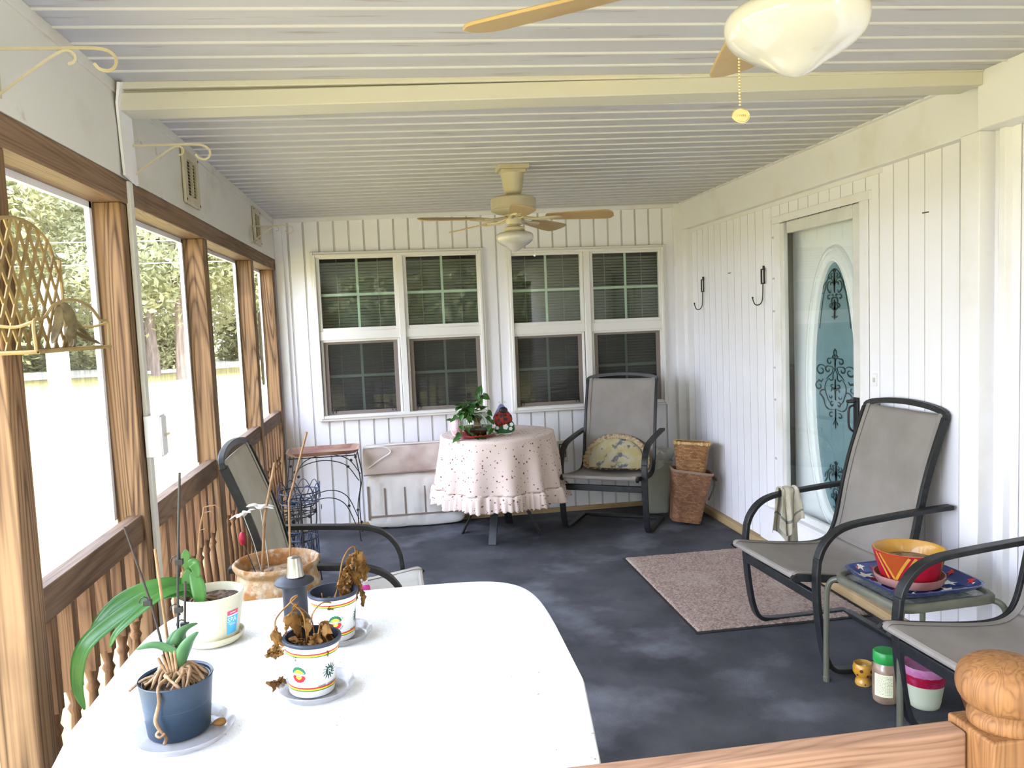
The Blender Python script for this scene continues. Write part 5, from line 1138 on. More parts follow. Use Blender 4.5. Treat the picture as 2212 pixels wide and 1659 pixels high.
def ironleaf(mb,c,d,s,up=(0,1,0)):
    c=Vector(c); d=Vector(d).normalized(); sd3=d.cross(Vector(up)).normalized(); n=14; P=[]
    for k in range(n):
        a=2*PI*k/n; r=s*(.55+.45*abs(math.cos(a/2)))*(1 if k%2 else .72); P.append(c+d*(s*.4+r*.6*math.cos(a))+sd3*r*.5*math.sin(a))
    o=Vector(up)*.0015; mb.add([p+o for p in P]+[p-o for p in P],[tuple(range(n)),tuple(range(2*n-1,n-1,-1))]+[(k,(k+1)%n,n+(k+1)%n,n+k) for k in range(n)])
mb=MB()
for c,d in (((-sw+.03,-sd2,.52),(.6,0,.8)),((-sw+.05,-sd2,.49),(1,0,.4)),((sw-.05,-sd2,.54),(-1,0,.5)),((sw-.01,-sd2,.60),(.3,0,.8)),((sw-.03,-sd2,.58),(-.5,0,.6)),((sw-.08,-sd2,.27),(.7,0,-.5)),((sw-.01,-sd2,.24),(0,0,-1)),((sw+.01,-sd2,.15),(.1,0,-1)),((-sw+.01,-sd2,.56),(.2,0,1))): ironleaf(mb,c,d,.026)
mb.build('iron_leaves',m_iron,t,smooth=False)
t=thing('rectangular_tray','worn mauve brown rectangular tray on top of the black iron stand','tray',(SX,SY-.01,sh_+.002),math.radians(2))
mb=MB(); vs=[];fs=[];n=4
def octo(hx,hy,z,c=.045): return [(hx-c,-hy,z),(hx,-hy+c,z),(hx,hy-c,z),(hx-c,hy,z),(-hx+c,hy,z),(-hx,hy-c,z),(-hx,-hy+c,z),(-hx+c,-hy,z)]
rings=[octo(.225,.135,0),octo(.25,.16,.028),octo(.258,.168,.030),octo(.250,.160,.026),octo(.228,.138,.004)]
vs=[q for r in rings for q in r]
for j in range(4):
    for i in range(8): fs.append((j*8+i,j*8+(i+1)%8,(j+1)*8+(i+1)%8,(j+1)*8+i))
fs+= [tuple(range(8)),tuple(range(39,31,-1))]
mb.add(vs,fs); mb.build('tray_body',m_trayp,t,smooth=False,bevel=.002)
# wire basket stand nearer
m_bluei=mat('blue_black_iron',(.015,.022,.055),.4,col2=(.03,.05,.12),vs=8)
def wire_stand(x,y,ztop,r,mtl,label,rz,scale=1):
    t=thing('wire_basket_stand',label,'plant stand',(x,y,0),rz,'looped wire basket stands')
    mb=MB(); 
    for z,rr_ in ((ztop-.01,r),(ztop-.075,r*.93)): mb.tube([(rr_*math.cos(2*PI*k/40),rr_*math.sin(2*PI*k/40),z) for k in range(40)],.0038,6,True)
    for k in range(10):
        a=2*PI*k/10; P=[]
        for q in range(13):
            th=PI*q/12; aa=a+(q/12-.5)*.95; P.append(((r+.004)*math.cos(aa),(r+.004)*math.sin(aa),ztop-.055+.095*math.sin(th)))
        mb.tube(P,.0026,5)
    for k in range(4): a=k*PI/4; mb.tube([(r*.93*math.cos(a),r*.93*math.sin(a),ztop-.075),(-r*.93*math.cos(a),-r*.93*math.sin(a),ztop-.075)],.003,5)
    mb.build('basket_ring',mtl,t)
    mb=MB(); zl=ztop-.24; 
    for z in (zl,zl-.05): mb.tube([(r*.8*math.cos(2*PI*k/36),r*.8*math.sin(2*PI*k/36),z) for k in range(36)],.0035,6,True)
    for k in range(9):
        a=2*PI*k/9; P=[]
        for q in range(13): th=PI*q/12; aa=a+(q/12-.5)*.85; P.append((r*.82*math.cos(aa),r*.82*math.sin(aa),zl-.16*math.sin(th)))
        mb.tube(P,.0026,5)
    mb.build('lower_loops',mtl,t)
    for k in range(3):
        a=k*2*PI/3+.5; mb=MB(); mb.tube(catmull([(r*math.cos(a),r*math.sin(a),ztop-.01),(r*.93*math.cos(a),r*.93*math.sin(a),ztop-.2),(r*.82*math.cos(a),r*.82*math.sin(a),ztop-.3),(r*1.02*math.cos(a),r*1.02*math.sin(a),.0)],6),.0048,6); mb.build('leg',m_iron,t)
    mb=MB()
    for k in range(7):
        a=k*.9; c=((r+.006)*math.cos(a),(r+.006)*math.sin(a),ztop-.10-.035*(k%2)); u=(math.cos(a),math.sin(a),0); ironleaf(mb,c,(0,0,-1),.034,u)
    mb.build('ivy_leaves',m_iron,t,smooth=False)
    return t
wire_stand(-.615,4.82,.585,.118,m_bluei,'blue black looped wire stand with ivy leaves nearer the camera, behind the pale chair',0.2)
wire_stand(-.70,5.30,.40,.12,m_iron,'black looped wire stand half hidden near the corner post',1.0)
# chaise cushion
m_cush=mat('stained_white_vinyl_cushion',(.72,.69,.66),.5,col2=(.55,.44,.37),vs=3.5,vr=(.55,.8),bump=.25,bs=14)
m_pipe=mat('taupe_stain_seam',(.24,.18,.15),.7)
t=thing('folded_chaise_cushion','stained white folded lounge cushion leaning below the left far window','cushion',(-.275,6.06,.01),0)
def softbox(x0,x1,y0,y1,z0,z1,pf,seed,name,mtl,e=8):
    mb=MB(); cx,cy,cz=(x0+x1)/2,(y0+y1)/2,(z0+z1)/2; hx,hy,hz=(x1-x0)/2,(y1-y0)/2,(z1-z0)/2; n=28
    # superellipsoid cube-sphere
    vs={};V=[];F=[]
    def vid(p):
        k=tuple(round(q,5) for q in p)
        if k not in vs:
            v=Vector(p); l=(abs(v.x)**e+abs(v.y)**e+abs(v.z)**e)**(1/e); v=v/l; q=Vector((cx+v.x*hx,cy+v.y*hy,cz+v.z*hz)); q+=pf(v,q); vs[k]=len(V); V.append(q)
        return vs[k]
    for ax in range(3):
        for s in (-1,1):
            for i in range(n):
                for j in range(n):
                    def P(a,b_):
                        q=[0,0,0]; q[ax]=s; q[(ax+1)%3]=-1+2*a/n; q[(ax+2)%3]=-1+2*b_/n; return q
                    F.append((vid(P(i,j)),vid(P(i+1,j)),vid(P(i+1,j+1)),vid(P(i,j+1))))
    mb.add(V,F); return mb.build(name,mtl,t,ang=60)
def pf1(v,q):
    y=-.012*(1-v.x**2)*(1-v.z**2)*(v.y<0)
    g=0
    for xs in (.13,.28,.43): g+=math.exp(-((q.x-xs)/.010)**2)
    if v.y<-.3 and q.z<.36: y+=.012*min(g,1)
    return Vector((0,y+.006*noise.noise(q*11)*(v.y<0),.006*noise.noise(q*7+Vector((3,0,0)))))
def pf2(v,q):
    g=math.exp(-((q.x-.06)/.05)**2-((q.z-.52)/.035)**2)*.02
    return Vector((0,(-.010*(1-v.z**2)+.008*noise.noise(q*14)+g)*(v.y<0),.007*noise.noise(Vector((q.x*6,0,1)))))
softbox(0,.74,-.075,.06,.0,.415,pf1,1,'lower_panel',m_cush)
softbox(-.012,.62,-.095,.05,.41,.632,pf2,2,'upper_roll',mat('stained_rose_cushion',(.56,.47,.43),.55,col2=(.40,.29,.25),vs=4,vr=(.5,.75),bump=.25,bs=14),e=10)
mb=MB()
for xs in (.135,.285,.435,.585): mb.box(xs-.006,xs+.006,-.086,-.072,.10,.31)
mb.box(.02,.73,-.0885,-.074,.092,.104); mb.tube(chaikin([(-.012,-.10,.418),(.3,-.108,.425),(.62,-.10,.428)],2),.005,6); mb.box(.005,.018,-.080,-.07,.07,.33)
mb.build('stained_seams',m_pipe,t,bevel=.002)
mb=MB(); mb.tube(chaikin([(0,-.10,.625),(.15,-.11,.632),(.20,-.115,.60),(.19,-.115,.575),(.12,-.118,.54),(.02,-.105,.47)],3),.0055,6); mb.tube(chaikin([(.14,-.09,.632),(.19,-.08,.645),(.22,-.07,.655)],2),.003,5); mb.tube(chaikin([(.0,-.08,.63),(.3,-.09,.64),(.6,-.08,.636)],2),.006,6)
mb.build('loose_piping',m_cush,t)
# round table and cloth
RX,RY,RZ=.685,5.62,.735
t=thing('round_table','round side table hidden under the rosebud tablecloth, dark angled legs showing','table',(RX,RY,0))
MB().lathe([(0,.712),(.40,.712),(.405,.718),(.405,.728),(.40,.732),(0,.732)],48).build('tabletop',m_rail,t,ang=40)
for k in range(4):
    a=math.radians(-110+90*k); d=Vector((math.cos(a),math.sin(a),0)); s=Vector((-math.sin(a),math.cos(a),0))
    mb=MB(); P=catmull([d*.05+Vector((0,0,.70)),d*.12+Vector((0,0,.40)),d*.20+Vector((0,0,.18)),d*.29+Vector((0,0,.0))],6)
    mb.sweep(P,[(-.028,-.006),(.028,-.006),(.028,.006),(-.028,.006)],up=tuple(d)); mb.build('leg',m_black,t,bevel=.002)
m_cloth=mat('rosebud_print_cloth',(.80,.68,.62),.85)
nt=m_cloth.node_tree; N=nt.nodes.new; L=nt.links.new; p=nt.nodes['Principled BSDF']
tc=N('ShaderNodeTexCoord'); prev=None; col=(.68,.55,.50)
for sc_v,th,dk in ((28,.30,(.18,.035,.04)),(43,.24,(.05,.06,.03)),(17,.17,(.36,.12,.11))):
    vo=N('ShaderNodeTexVoronoi'); vo.inputs['Scale'].default_value=sc_v; L(tc.outputs['UV'],vo.inputs['Vector'])
    vo.inputs['Randomness'].default_value=1
    r=N('ShaderNodeMapRange'); r.inputs[1].default_value=th*.55; r.inputs[2].default_value=th*.75; r.inputs[3].default_value=.92; r.inputs[4].default_value=0; L(vo.outputs['Distance'],r.inputs[0])
    sp=N('ShaderNodeSeparateColor'); L(vo.outputs['Color'],sp.inputs[0]); g=N('ShaderNodeMath'); g.operation='GREATER_THAN'; g.inputs[1].default_value=.35; L(sp.outputs[0],g.inputs[0])
    m_=N('ShaderNodeMath'); m_.operation='MULTIPLY'; L(r.outputs[0],m_.inputs[0]); L(g.outputs[0],m_.inputs[1])
    mx=N('ShaderNodeMix'); mx.data_type='RGBA'; L(m_.outputs[0],mx.inputs[0])
    if prev is None: mx.inputs[6].default_value=(*col,1)
    else: L(prev,mx.inputs[6])
    mx.inputs[7].default_value=(*dk,1); prev=mx.outputs[2]
L(prev,p.inputs['Base Color'])
def cloth():
    n=240; V=[];F=[];UV=[]
    rk=random.Random(9); ph=[rk.uniform(0,6.28) for _ in range(6)]
    def rad(a,s):  # s: 0 at table edge, 1 at hem
        w_=.5+.5*math.sin(13*a+ph[0]+.9*math.sin(3*a+ph[1])); w_=w_**1.2
        return .406+min(1,s*1.3)*(.006+.052*w_)+s*(.022*math.sin(2*a+ph[3])**2)
    rows=[]
    for r in (0.0,.1,.2,.3,.36,.395,.407): rows.append(('t',r))
    for s in [i/22 for i in range(1,23)]: rows.append(('s',s))
    for s in [i/12 for i in range(0,13)]: rows.append(('r',s))
    for kind,s in rows:
        for i in range(n):
            a=2*PI*i/n
            if kind=='t': r,z=s,RZ+.003-(.002 if s>.4 else 0); u,v=r*math.cos(a),r*math.sin(a)
            elif kind=='s': r=rad(a,s*.78); z=RZ-.365*s-.002; u,v=a*.42+5,z
            else:
                fr=.010*math.sin(70*a+4*math.sin(5*a))*(.4+s)+.006*math.sin(31*a+1); r=rad(a,.78+.22*s)+.004+.008*math.sin(min(s*4,1)*PI/2)+.012*s+fr; z=RZ-.365-.105*s+.012*math.sin(9*a+ph[0])*s*.6+(.004*math.sin(70*a)*s); u,v=a*.48+9,z
                if s==0: z+=.003; r-=.006
            V.append((r*math.cos(a),r*math.sin(a),z-RZ)); UV.append((u*1.15,v*1.15))
    m=len(rows)
    for j in range(m-1):
        for i in range(n): F.append((j*n+i,j*n+(i+1)%n,(j+1)*n+(i+1)%n,(j+1)*n+i))
    me=bpy.data.meshes.new('tablecloth'); me.from_pydata(V,[],F); me.materials.append(m_cloth); uvl=me.uv_layers.new(name='uv')
    for pl in me.polygons:
        for li in pl.loop_indices:
            vi=me.loops[li].vertex_index; u,v=UV[vi]
            if vi%n==0 and (pl.index%n)==n-1 and vi//n>=7: u+= (2*PI*(.42 if vi//n<29 else .48))*1.15
            uvl.data[li].uv=(u,v)
    me.polygons.foreach_set('use_smooth',[True]*len(me.polygons)); o=bpy.data.objects.new('tablecloth',me); COL.objects.link(o); o.location=(RX,RY,RZ)
    q=o.modifiers.new('s','SOLIDIFY'); q.thickness=.0015
    return tag(o,'ruffled white tablecloth with small rosebud print draped over the round table','tablecloth')
cloth()
# red plate, glass bowl, plant
zt=RZ+.0045; QX,QY=.51,5.46
t=thing('red_plate','shallow red plate under the glass bowl plant on the round table','plate',(QX,QY,zt))
MB().lathe([(0,0),(.085,0),(.10,.006),(.135,.022),(.138,.024),(.135,.026),(.10,.012),(0,.006)],48).build('plate_body',mat('red_plastic',(.38,.01,.02),.3,coat=.3),t,ang=50)
t=thing('glass_bowl','round glass fish bowl with dark water on the red plate','bowl',(QX+.02,QY,zt+.0065))
MB().lathe([(.045,0),(.075,.012),(.102,.05),(.108,.09),(.098,.13),(.072,.158),(.06,.165),(.064,.172),(.061,.172)],40,cap=False).build('glass_wall',glass('bowl_glass',(.72,.78,.70),.06,.02),t,ang=60)
MB().lathe([(0,.003),(.045,.003),(.073,.014),(.099,.05),(.101,.070),(0,.070)],36).build('dark_water',mat('murky_soil_water',(.02,.018,.012),.2,col2=(.05,.04,.02),vs=30),t,ang=50)
MB().lathe([(0,.072),(.03,.072),(.02,.10),(.04,.13),(.0,.15)],20).build('red_pebbles',mat('dull_red_glass',(.25,.06,.03),.4,col2=(.08,.05,.02),vs=20),t)
t=thing('potted_pothos','bushy green trailing pothos growing out of the glass bowl','plant',(QX-.015,QY,zt+.165))
mb=MB(); vn=MB(); rp=random.Random(21)
def heart(mb,c,d,s,up):
    c=Vector(c); d=Vector(d).normalized(); sdv=d.cross(Vector(up)); sdv=sdv.normalized() if sdv.length>1e-4 else Vector((1,0,0)); nn=sdv.cross(d)
    P=[(0,0),(-.12,.22),(.0,.40),(.25,.46),(.55,.34),(.85,.14),(1.05,0),(.85,-.14),(.55,-.34),(.25,-.46),(0,-.40),(-.12,-.22)]
    vs=[c+d*x*s+sdv*y*s+nn*(abs(y)*.35-x*x*.22)*s for x,y in P]+[c+d*.45*s-nn*.05*s]
    mb.add(vs,[(i,(i+1)%12,12) for i in range(12)])
for k in range(70):
    a=rp.uniform(0,6.28); r=rp.uniform(.01,.085); z=rp.uniform(-.02,.075)
    if k<52: a=rp.uniform(2.0,4.9)
    c=(r*math.cos(a),r*math.sin(a),z); heart(mb,c,(math.cos(a+rp.uniform(-1,1)),math.sin(a+rp.uniform(-1,1)),rp.uniform(-.8,.6)),rp.uniform(.035,.055),(rp.uniform(-.4,.4),rp.uniform(-.4,.4),1))
vines=[[(0,0,0),(-.06,-.06,.02),(-.085,-.09,-.07),(-.10,-.10,-.145)],[(0,0,0),(-.03,-.08,.01),(-.04,-.115,-.08),(-.01,-.12,-.14),(.03,-.12,-.150)],[(0,0,0),(.05,-.03,.05),(.075,-.0,.10),(.09,.0,.125)],[(0,0,0),(.02,0,.05),(.045,0,.10),(.05,0,.145)],[(0,0,0),(.09,-.03,.03),(.125,-.05,-.05),(.13,-.06,-.13)],[(0,0,0),(.08,-.06,.0),(.105,-.08,-.08),(.10,-.085,-.14)],[(0,0,0),(-.09,-.02,.0),(-.125,-.03,-.03),(-.16,-.03,-.035)]]
for P in vines:
    Q=catmull(P,6); vn.tube(Q,.0018,5)
    for i in range(4,len(Q),4):
        d=(Q[i]-Q[i-1]).normalized(); heart(mb,Q[i],d+Vector((rp.uniform(-.7,.7),rp.uniform(-.7,.2),rp.uniform(-.2,.5))),rp.uniform(.03,.048),(rp.uniform(-.5,.5),-.6,1))
heart(mb,(-.10,-.10,-.150),(-.8,-.4,-.25),.06,(0,-.3,1)); heart(mb,(.03,-.125,-.150),(1,-.1,-.1),.055,(0,-.3,1)); heart(mb,(.05,0,.14),(.5,0,1),.06,(0,-1,.2)); heart(mb,(.05,0,.10),(-.2,0,1),.05,(0,-1,.2)); heart(mb,(.09,0,.12),(1,0,-.6),.05,(0,-1,.3))
for k in range(10):
    a=rp.uniform(3.2,6.2); vn.tube(catmull([(0,0,0),(.06*math.cos(a),.06*math.sin(a),.0),(.105*math.cos(a),.105*math.sin(a),-.05),(.10*math.cos(a+.2),.10*math.sin(a+.2),-.13)],5),.0014,5)
mb.build('leaves',m_green2,t,ang=180); vn.build('vines',mat('vine_olive',(.14,.13,.05),.6,col2=(.10,.16,.05),vs=9),t)
# pink quilted glass
t=thing('pink_glass','pale pink quilted glass behind the plant at the left of the round table','glass',(.395,5.60,zt))
MB().lathe([(0,0),(.030,0),(.042,.03),(.050,.07),(.048,.10),(.040,.118),(.038,.118)],36,fn=lambda a,z:1+.02*math.sin(a*12+z*120)*math.sin(z*120)).build('glass_wall',mat('pale_pink_quilted_glass',(.78,.62,.66),.2,col2=(.66,.36,.42),vs=30,vst=(1,1,.5),vr=(.5,.6),coat=.5),t,ang=60)
# ladybug figurine
LXX,LYY=.715,5.505
t=thing('ladybug_figurine','painted ladybug stone figurine with white flowers on the round table','figurine',(LXX,LYY,zt),math.radians(8))
def disc(mb,P,y0,y1,m=0,dome=.0):
    n=len(P); cx=sum(p[0] for p in P)/n; cz=sum(p[1] for p in P)/n
    vs=[(cx,y0-dome,cz)]; 
    for f,dd in ((.5,.82),(.85,.42),(1,0)): vs+= [(cx+(x-cx)*f,y0-dome*dd,cz+(z-cz)*f) for x,z in P]
    vs+= [(x,y1,z) for x,z in P]; fs=[(0,1+i,1+(i+1)%n) for i in range(n)]
    for j in range(3): fs+= [(1+j*n+i,1+(j+1)*n+i,1+(j+1)*n+(i+1)%n,1+j*n+(i+1)%n) for i in range(n)]
    fs.append(tuple(1+3*n+i for i in range(n))); mb.add(vs,fs,m)
def ell(cx,cz,a,b_,n=28,rot=0): return [(cx+a*math.cos(2*PI*k/n)*math.cos(rot)-b_*math.sin(2*PI*k/n)*math.sin(rot),cz+a*math.cos(2*PI*k/n)*math.sin(rot)+b_*math.sin(2*PI*k/n)*math.cos(rot)) for k in range(n)]
MB().box(-.058,.055,-.022,.025,0,.014).build('plinth',m_trimw,t,bevel=.004)
mb=MB(); o=[(-.06,.012),(.075,.012),(.078,.05),(.068,.095),(.05,.085),(.03,.07),(-.03,.065),(-.055,.06)]; disc(mb,chaikin([(a,0,b_) for a,b_ in o],2,True) and [(q.x,q.z) for q in chaikin([(a,0,b_) for a,b_ in o],2,True)],-.028,.02,0,.006)
mb.build('leafy_base',mat('figurine_green',(.012,.085,.04),.45,col2=(.03,.16,.07),vs=50,bump=.6,bs=90),t)
mb=MB(); disc(mb,ell(.0,.108,.066,.062),-.018,.015,0,.016); mb.build('red_shell',mat('figurine_red',(.33,.02,.012),.4),t)
mb=MB(); hp=chaikin([(-.075,0,.10),(-.05,0,.15),(-.032,0,.175),(-.018,0,.205),(-.002,0,.218),(.018,0,.200),(.035,0,.170),(.06,0,.140),(.07,0,.10)],2,True); disc(mb,[(q.x,q.z) for q in hp],-.004,.028,0,.004); mb.build('violet_back',mat('figurine_violet',(.16,.15,.36),.5,col2=(.26,.28,.50),vs=20),t)
mb=MB(); disc(mb,ell(.004,.172,.030,.024),-.020,.015,0,.012)
for x,z,a,b_ in ((-.018,.138,.012,.014),(.012,.140,.009,.009),(.012,.112,.013,.012),(-.038,.108,.007,.012),(-.022,.082,.009,.010),(.035,.085,.011,.008),(.052,.13,.008,.010),(-.045,.142,.009,.006),(-.048,.075,.008,.007)): disc(mb,ell(x,z,a,b_,16),-.0365+.014*((x/.066)**2+((z-.108)/.062)**2),-.01,0,.0015)
mb.box(-.002,.001,-.0345,-.02,.052,.155)
mb.build('black_spots',m_blackpl,t)
mb=MB()
for cx,cz,s in ((.008,.058,.020),(.052,.072,.013),(.045,.043,.013),(-.052,.055,.012)):
    for k in range(5): a=k*2*PI/5; disc(mb,ell(cx+s*.5*math.cos(a),cz+s*.5*math.sin(a),s*.5,s*.5,12),-.040,-.02,0,.002)
mb.build('white_flowers',m_potw,t)
mb=MB()
for s in (1,-1): mb.tube([(s*.004+s*(.012+.009*(1-q/18))*0+s*.014+.009*(1-q/24)*math.cos(q*.55)*s,-.0,.226+.009*(1-q/24)*math.sin(q*.55)) for q in range(20)]+[],.0009,5); 
mb.tube([(.003,0,.212),(.010,0,.222)],.0009,5); mb.tube([(-.003,0,.214),(-.010,0,.222)],.0009,5)
mb.build('wire_antennae',m_greyframe,t)
mb=MB(); leafblade(mb,[(0,0,.004),(.03,.004,.012),(.06,.0,.004)],.022,cup=.4); leafblade(mb,[(.07,-.02,.004),(.085,-.02,.008),(.10,-.02,.003)],.008,cup=.3)
tag(mb.build('dry_leaf',m_root,None,(.655,5.39,zt+.001),ang=180,solid=.001),'dry curled leaf lying on the tablecloth before the ladybug','dead leaf')
# pillow on far chair
m_pil=mat('faded_floral_pillow',(.42,.35,.16),.85,col2=(.46,.42,.32),vs=9,vr=(.4,.6),col3=(.12,.13,.16),vs3=17,vr3=(.56,.64),bump=.3,bs=40)
m_ruf=mat('floral_ruffle',(.46,.36,.22),.85,col2=(.26,.09,.07),vs=60,vr=(.56,.62),col3=(.25,.28,.20),vs3=45,vr3=(.6,.66))
t=thing('ruffled_pillow','round faded floral pillow with a ruffled edge propped on the far chair seat','pillow',(1.578,5.708,.405))
fw=Vector((-.51,-.86,0)); rt3=Vector((-.86,.51,0))*-1; tl=math.radians(64)
Mx=Matrix.Translation((0,0,.055))@Matrix(((rt3.x,fw.x*math.cos(tl)*-1,fw.x*math.sin(tl),0),(rt3.y,fw.y*math.cos(tl)*-1,fw.y*math.sin(tl),0),(0,math.sin(tl),math.cos(tl),0),(0,0,0,1)))
def bend(q): # keep the lower edge on the seat
    return q
mb=MB(); pr=[(1e-5,.050)]+[(.19*math.sin(PI/2*k/10),.050*math.cos(PI/2*k/10)**.7) for k in range(1,10)]+[(.19,0)]+[(.19*math.sin(PI/2*k/10),-.035*math.cos(PI/2*k/10)**.7) for k in range(9,0,-1)]+[(1e-5,-.035)]
mb.lathe(pr,48,M=Mx@Matrix.Diagonal((1.12,.92,1,1)),fn=lambda a,z:1+.015*math.sin(a*13),cap=False); mb.v=[Vector((q.x,q.y,max(q.z,.014+.1*min(0,q.z+.03)*0))) for q in mb.v]; mb.build('pillow_body',m_pil,t,ang=80)
mb=MB(); mb.grid(lambda u,v:Mx@(Matrix.Diagonal((1.12,.94,1))@Vector(((.185+.042*v)*math.cos(2*PI*u),(.185+.042*v)*math.sin(2*PI*u),.010*math.sin(u*2*PI*38)*v+.004*math.sin(u*2*PI*17)*v))),220,3,cu=True); mb.v=[Vector((q.x,q.y,max(q.z,.010+.006*math.sin(q.x*160)))) for q in mb.v]; mb.build('ruffle',m_ruf,t,ang=180,solid=.002)
# tub with plastic bag
m_tub=mat('frosted_plastic_tub',(.46,.47,.40),.4,col2=(.37,.37,.31),vs=4)
m_bag=mat('thin_white_plastic_bag',(.74,.75,.73),.35,transl=.3,coat=.2)
t=thing('plastic_tub','frosted off-white plastic bin between the far chair and the baskets','bin',(1.955,5.93,0),math.radians(-8))
mb=MB(); vs=[];fs=[]
for hx,hy,z in ((.085,.085,0),(.092,.092,.006),(.120,.118,.395),(.128,.125,.398),(.128,.125,.412),(.122,.12,.412),(.116,.114,.39),(.086,.086,.012)):
    for x,y in sup(hx,hy,48,5): vs.append((x,y,z))
for j in range(7):
    for i in range(48): fs.append((j*48+i,j*48+(i+1)%48,(j+1)*48+(i+1)%48,(j+1)*48+i))
fs+= [tuple(range(47,-1,-1)),tuple(7*48+i for i in range(48))]; mb.add(vs,fs); mb.build('bin_wall',m_tub,t,ang=50)
t=thing('plastic_bag','crumpled white plastic bag stuffed into the off-white bin','bag',(1.955,5.93,.405))
def bagf(u,v):
    a=2*PI*u; q=Vector((math.cos(a)*1.7,math.sin(a)*1.7,v*3)); r=.118*(1-.80*max(0,v-.45)/.55)+.02*math.sin(PI*v)+.028*noise.noise(q*1.6); z=(.005-.05*(v<.08)) + .085*math.sin(min(1,v*1.15)*PI/2)+.03*noise.noise(q*2.1+Vector((5,0,0)))
    return Vector((r*math.cos(a),r*math.sin(a),z))
mb=MB(); mb.grid(bagf,60,20,cu=True); mb.build('crumpled_film',m_bag,t,ang=25)
# baskets
def weave(name,c1,c2,sc):
    m=bpy.data.materials.new(name); m.use_nodes=True; nt=m.node_tree; p=nt.nodes['Principled BSDF']; N=nt.nodes.new; L=nt.links.new
    uv=N('ShaderNodeUVMap'); uv.uv_map='uv'; br_=N('ShaderNodeTexBrick'); br_.inputs['Scale'].default_value=1; br_.inputs['Brick Width'].default_value=.024; br_.inputs['Row Height'].default_value=.0125; br_.inputs['Mortar Size'].default_value=.0012; br_.inputs['Mortar Smooth'].default_value=.6
    br_.inputs['Color1'].default_value=(*c1,1); br_.inputs['Color2'].default_value=(*c2,1); br_.inputs['Mortar'].default_value=(*[q*.62 for q in c2],1); L(uv.outputs[0],br_.inputs['Vector'])
    n=N('ShaderNodeTexNoise'); n.inputs['Scale'].default_value=9; tcx=N('ShaderNodeTexCoord'); L(tcx.outputs['Object'],n.inputs['Vector'])
    mx=N('ShaderNodeMix'); mx.data_type='RGBA'; mx.blend_type='MULTIPLY'; mx.inputs[0].default_value=.6; L(br_.outputs['Color'],mx.inputs[6]); r=N('ShaderNodeValToRGB'); r.color_ramp.elements[0].color=(.55,.5,.5,1); r.color_ramp.elements[0].position=.35; r.color_ramp.elements[1].position=.6; L(n.outputs[0],r.inputs[0]); L(r.outputs[0],mx.inputs[7])
    L(mx.outputs[2],p.inputs['Base Color']); p.inputs['Roughness'].default_value=.6; return m
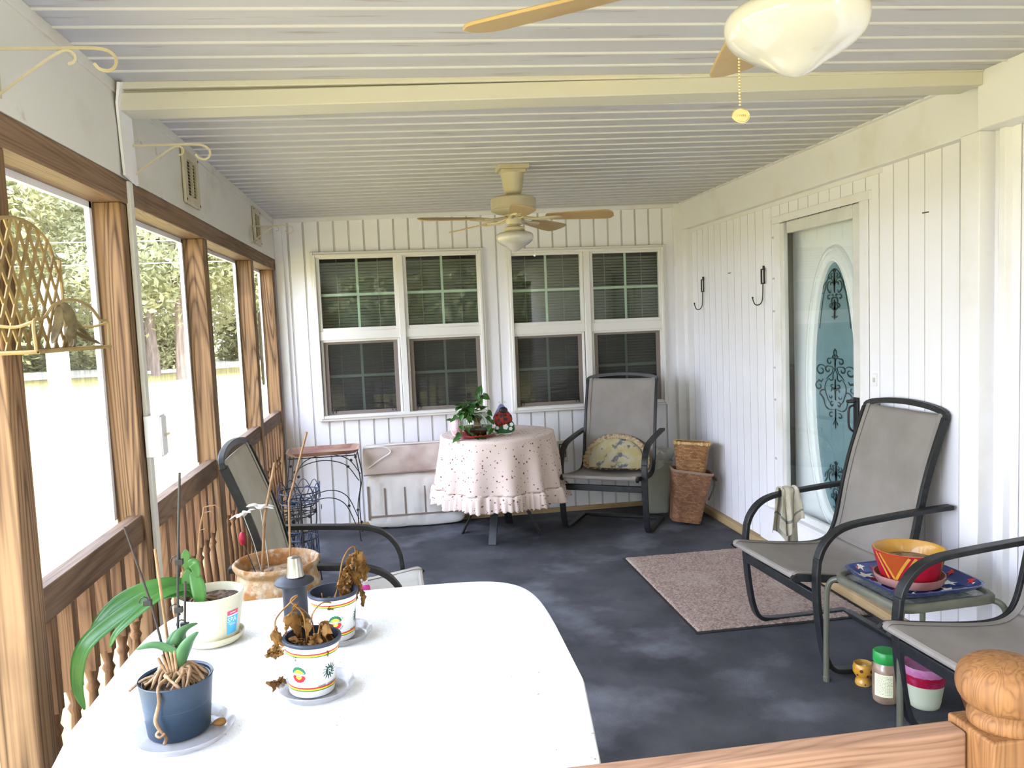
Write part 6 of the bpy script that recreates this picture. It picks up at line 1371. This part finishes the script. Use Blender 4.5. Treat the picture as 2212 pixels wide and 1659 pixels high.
def basket(name,label,loc,lower,upper,H,mtl,rimm,tilt,rz,handle=False,e=6):
    t=thing(name,label,'basket',loc,rz,None); t.rotation_euler=(tilt[0],tilt[1],rz)
    n=96; nh=44; V=[];F=[];UV=[]
    pl,pu=sup(lower[0],lower[1],n,e),sup(upper[0],upper[1],n,e)
    dist=[0]
    for i in range(n): a,b_=pu[i],pu[(i+1)%n]; dist.append(dist[-1]+math.hypot(b_[0]-a[0],b_[1]-a[1]))
    for j in range(nh+1):
        f=j/nh; row=int(f*H/.0125)
        for i in range(n):
            x=pl[i][0]+(pu[i][0]-pl[i][0])*f; y=pl[i][1]+(pu[i][1]-pl[i][1])*f; k=1+.016*math.sin(dist[i]/.030*PI+ (PI if row%2 else 0)); z=f*H
            if e: y0=y
            V.append((x*k,y*k,z)); UV.append((dist[i],z))
    k0=len(V)
    for j in range(nh+1):
        f=j/nh
        for i in range(n): x=pl[i][0]+(pu[i][0]-pl[i][0])*f; y=pl[i][1]+(pu[i][1]-pl[i][1])*f; V.append((x*.95,y*.95,max(z*0+f*H,.006))); UV.append((dist[i],f*H))
    for j in range(nh):
        for i in range(n):
            d=(i+1)%n; F.append((j*n+i,j*n+d,(j+1)*n+d,(j+1)*n+i)); F.append((k0+j*n+d,k0+j*n+i,k0+(j+1)*n+i,k0+(j+1)*n+d))
    F.append(tuple(range(n-1,-1,-1))); F.append(tuple(k0+i for i in range(n)))
    for i in range(n): d=(i+1)%n; F.append((nh*n+i,nh*n+d,k0+nh*n+d,k0+nh*n+i))
    me=bpy.data.meshes.new('woven_body'); me.from_pydata(V,[],F); me.materials.append(mtl); uvl=me.uv_layers.new(name='uv')
    for pl2 in me.polygons:
        idx=[me.loops[li].vertex_index for li in pl2.loop_indices]; wrap=any(v%n==0 for v in idx) and any(v%n==n-1 for v in idx)
        for li in pl2.loop_indices:
            vi=me.loops[li].vertex_index; u,v=UV[vi]; uvl.data[li].uv=(dist[-1] if (wrap and vi%n==0) else u,v)
    me.polygons.foreach_set('use_smooth',[True]*len(me.polygons)); me.set_sharp_from_angle(angle=math.radians(60)); o=bpy.data.objects.new('woven_body',me); COL.objects.link(o); o.parent=t
    rm=MB(); up_=[(x,y,H-.004) for x,y in sup(upper[0]+.002,upper[1]+.002,64,e)]
    rm.sweep(up_,[(-.005,-.009),(.005,-.009),(.005,.009),(-.005,.009)],up=(0,0,1),closed=True)
    rm.build('rim',rimm,t,bevel=.002)
    if not handle:
        w2=MB()
        for i in range(0,64,5): x,y,z=up_[i]; a=math.atan2(y,x); w2.box(x-.007,x+.007,y-.007,y+.007,H-.016,H+.008)
        w2.build('rim_lashing',mat('pale_lashing',(.62,.44,.20),.6),t)
    if handle:
        hm=MB(); hm.tube(chaikin([(upper[0],-.05,H-.02),(upper[0]+.03,-.05,H-.03),(upper[0]+.045,0,H-.06),(upper[0]+.03,.05,H-.03),(upper[0],.05,H-.02)],2),.007,8); hm.tube(chaikin([(upper[0]+.0,-.03,H-.02),(upper[0]+.035,-.03,H-.08),(upper[0]+.0,-.03,H-.2)],2),.006,8); hm.build('side_handle',mat('dark_handle',(.08,.045,.03),.5),t)
    return t
wv1=weave('dark_splint_weave',(.36,.18,.09),(.20,.085,.04),1); wv2=weave('honey_splint_weave',(.44,.23,.085),(.26,.11,.035),1)
m_rimd=mat('basket_rim_grey_brown',(.28,.19,.14),.6); m_riml=mat('basket_rim_honey',(.46,.26,.10),.6,col2=(.62,.44,.20),vs=25,vr=(.5,.58))
basket('woven_basket','tall dark reddish splint basket tilted in the corner, the lower of the two',(2.035,5.52,.018),(.105,.085),(.145,.11),.375,wv1,m_rimd,(math.radians(-2),math.radians(9),),math.radians(-12),handle=True)
basket('waste_basket','lighter honey coloured splint basket standing in the darker one',(2.100,5.55,.315),(.095,.08),(.128,.115),.275,wv2,m_riml,(math.radians(-5),math.radians(3)),math.radians(-26))
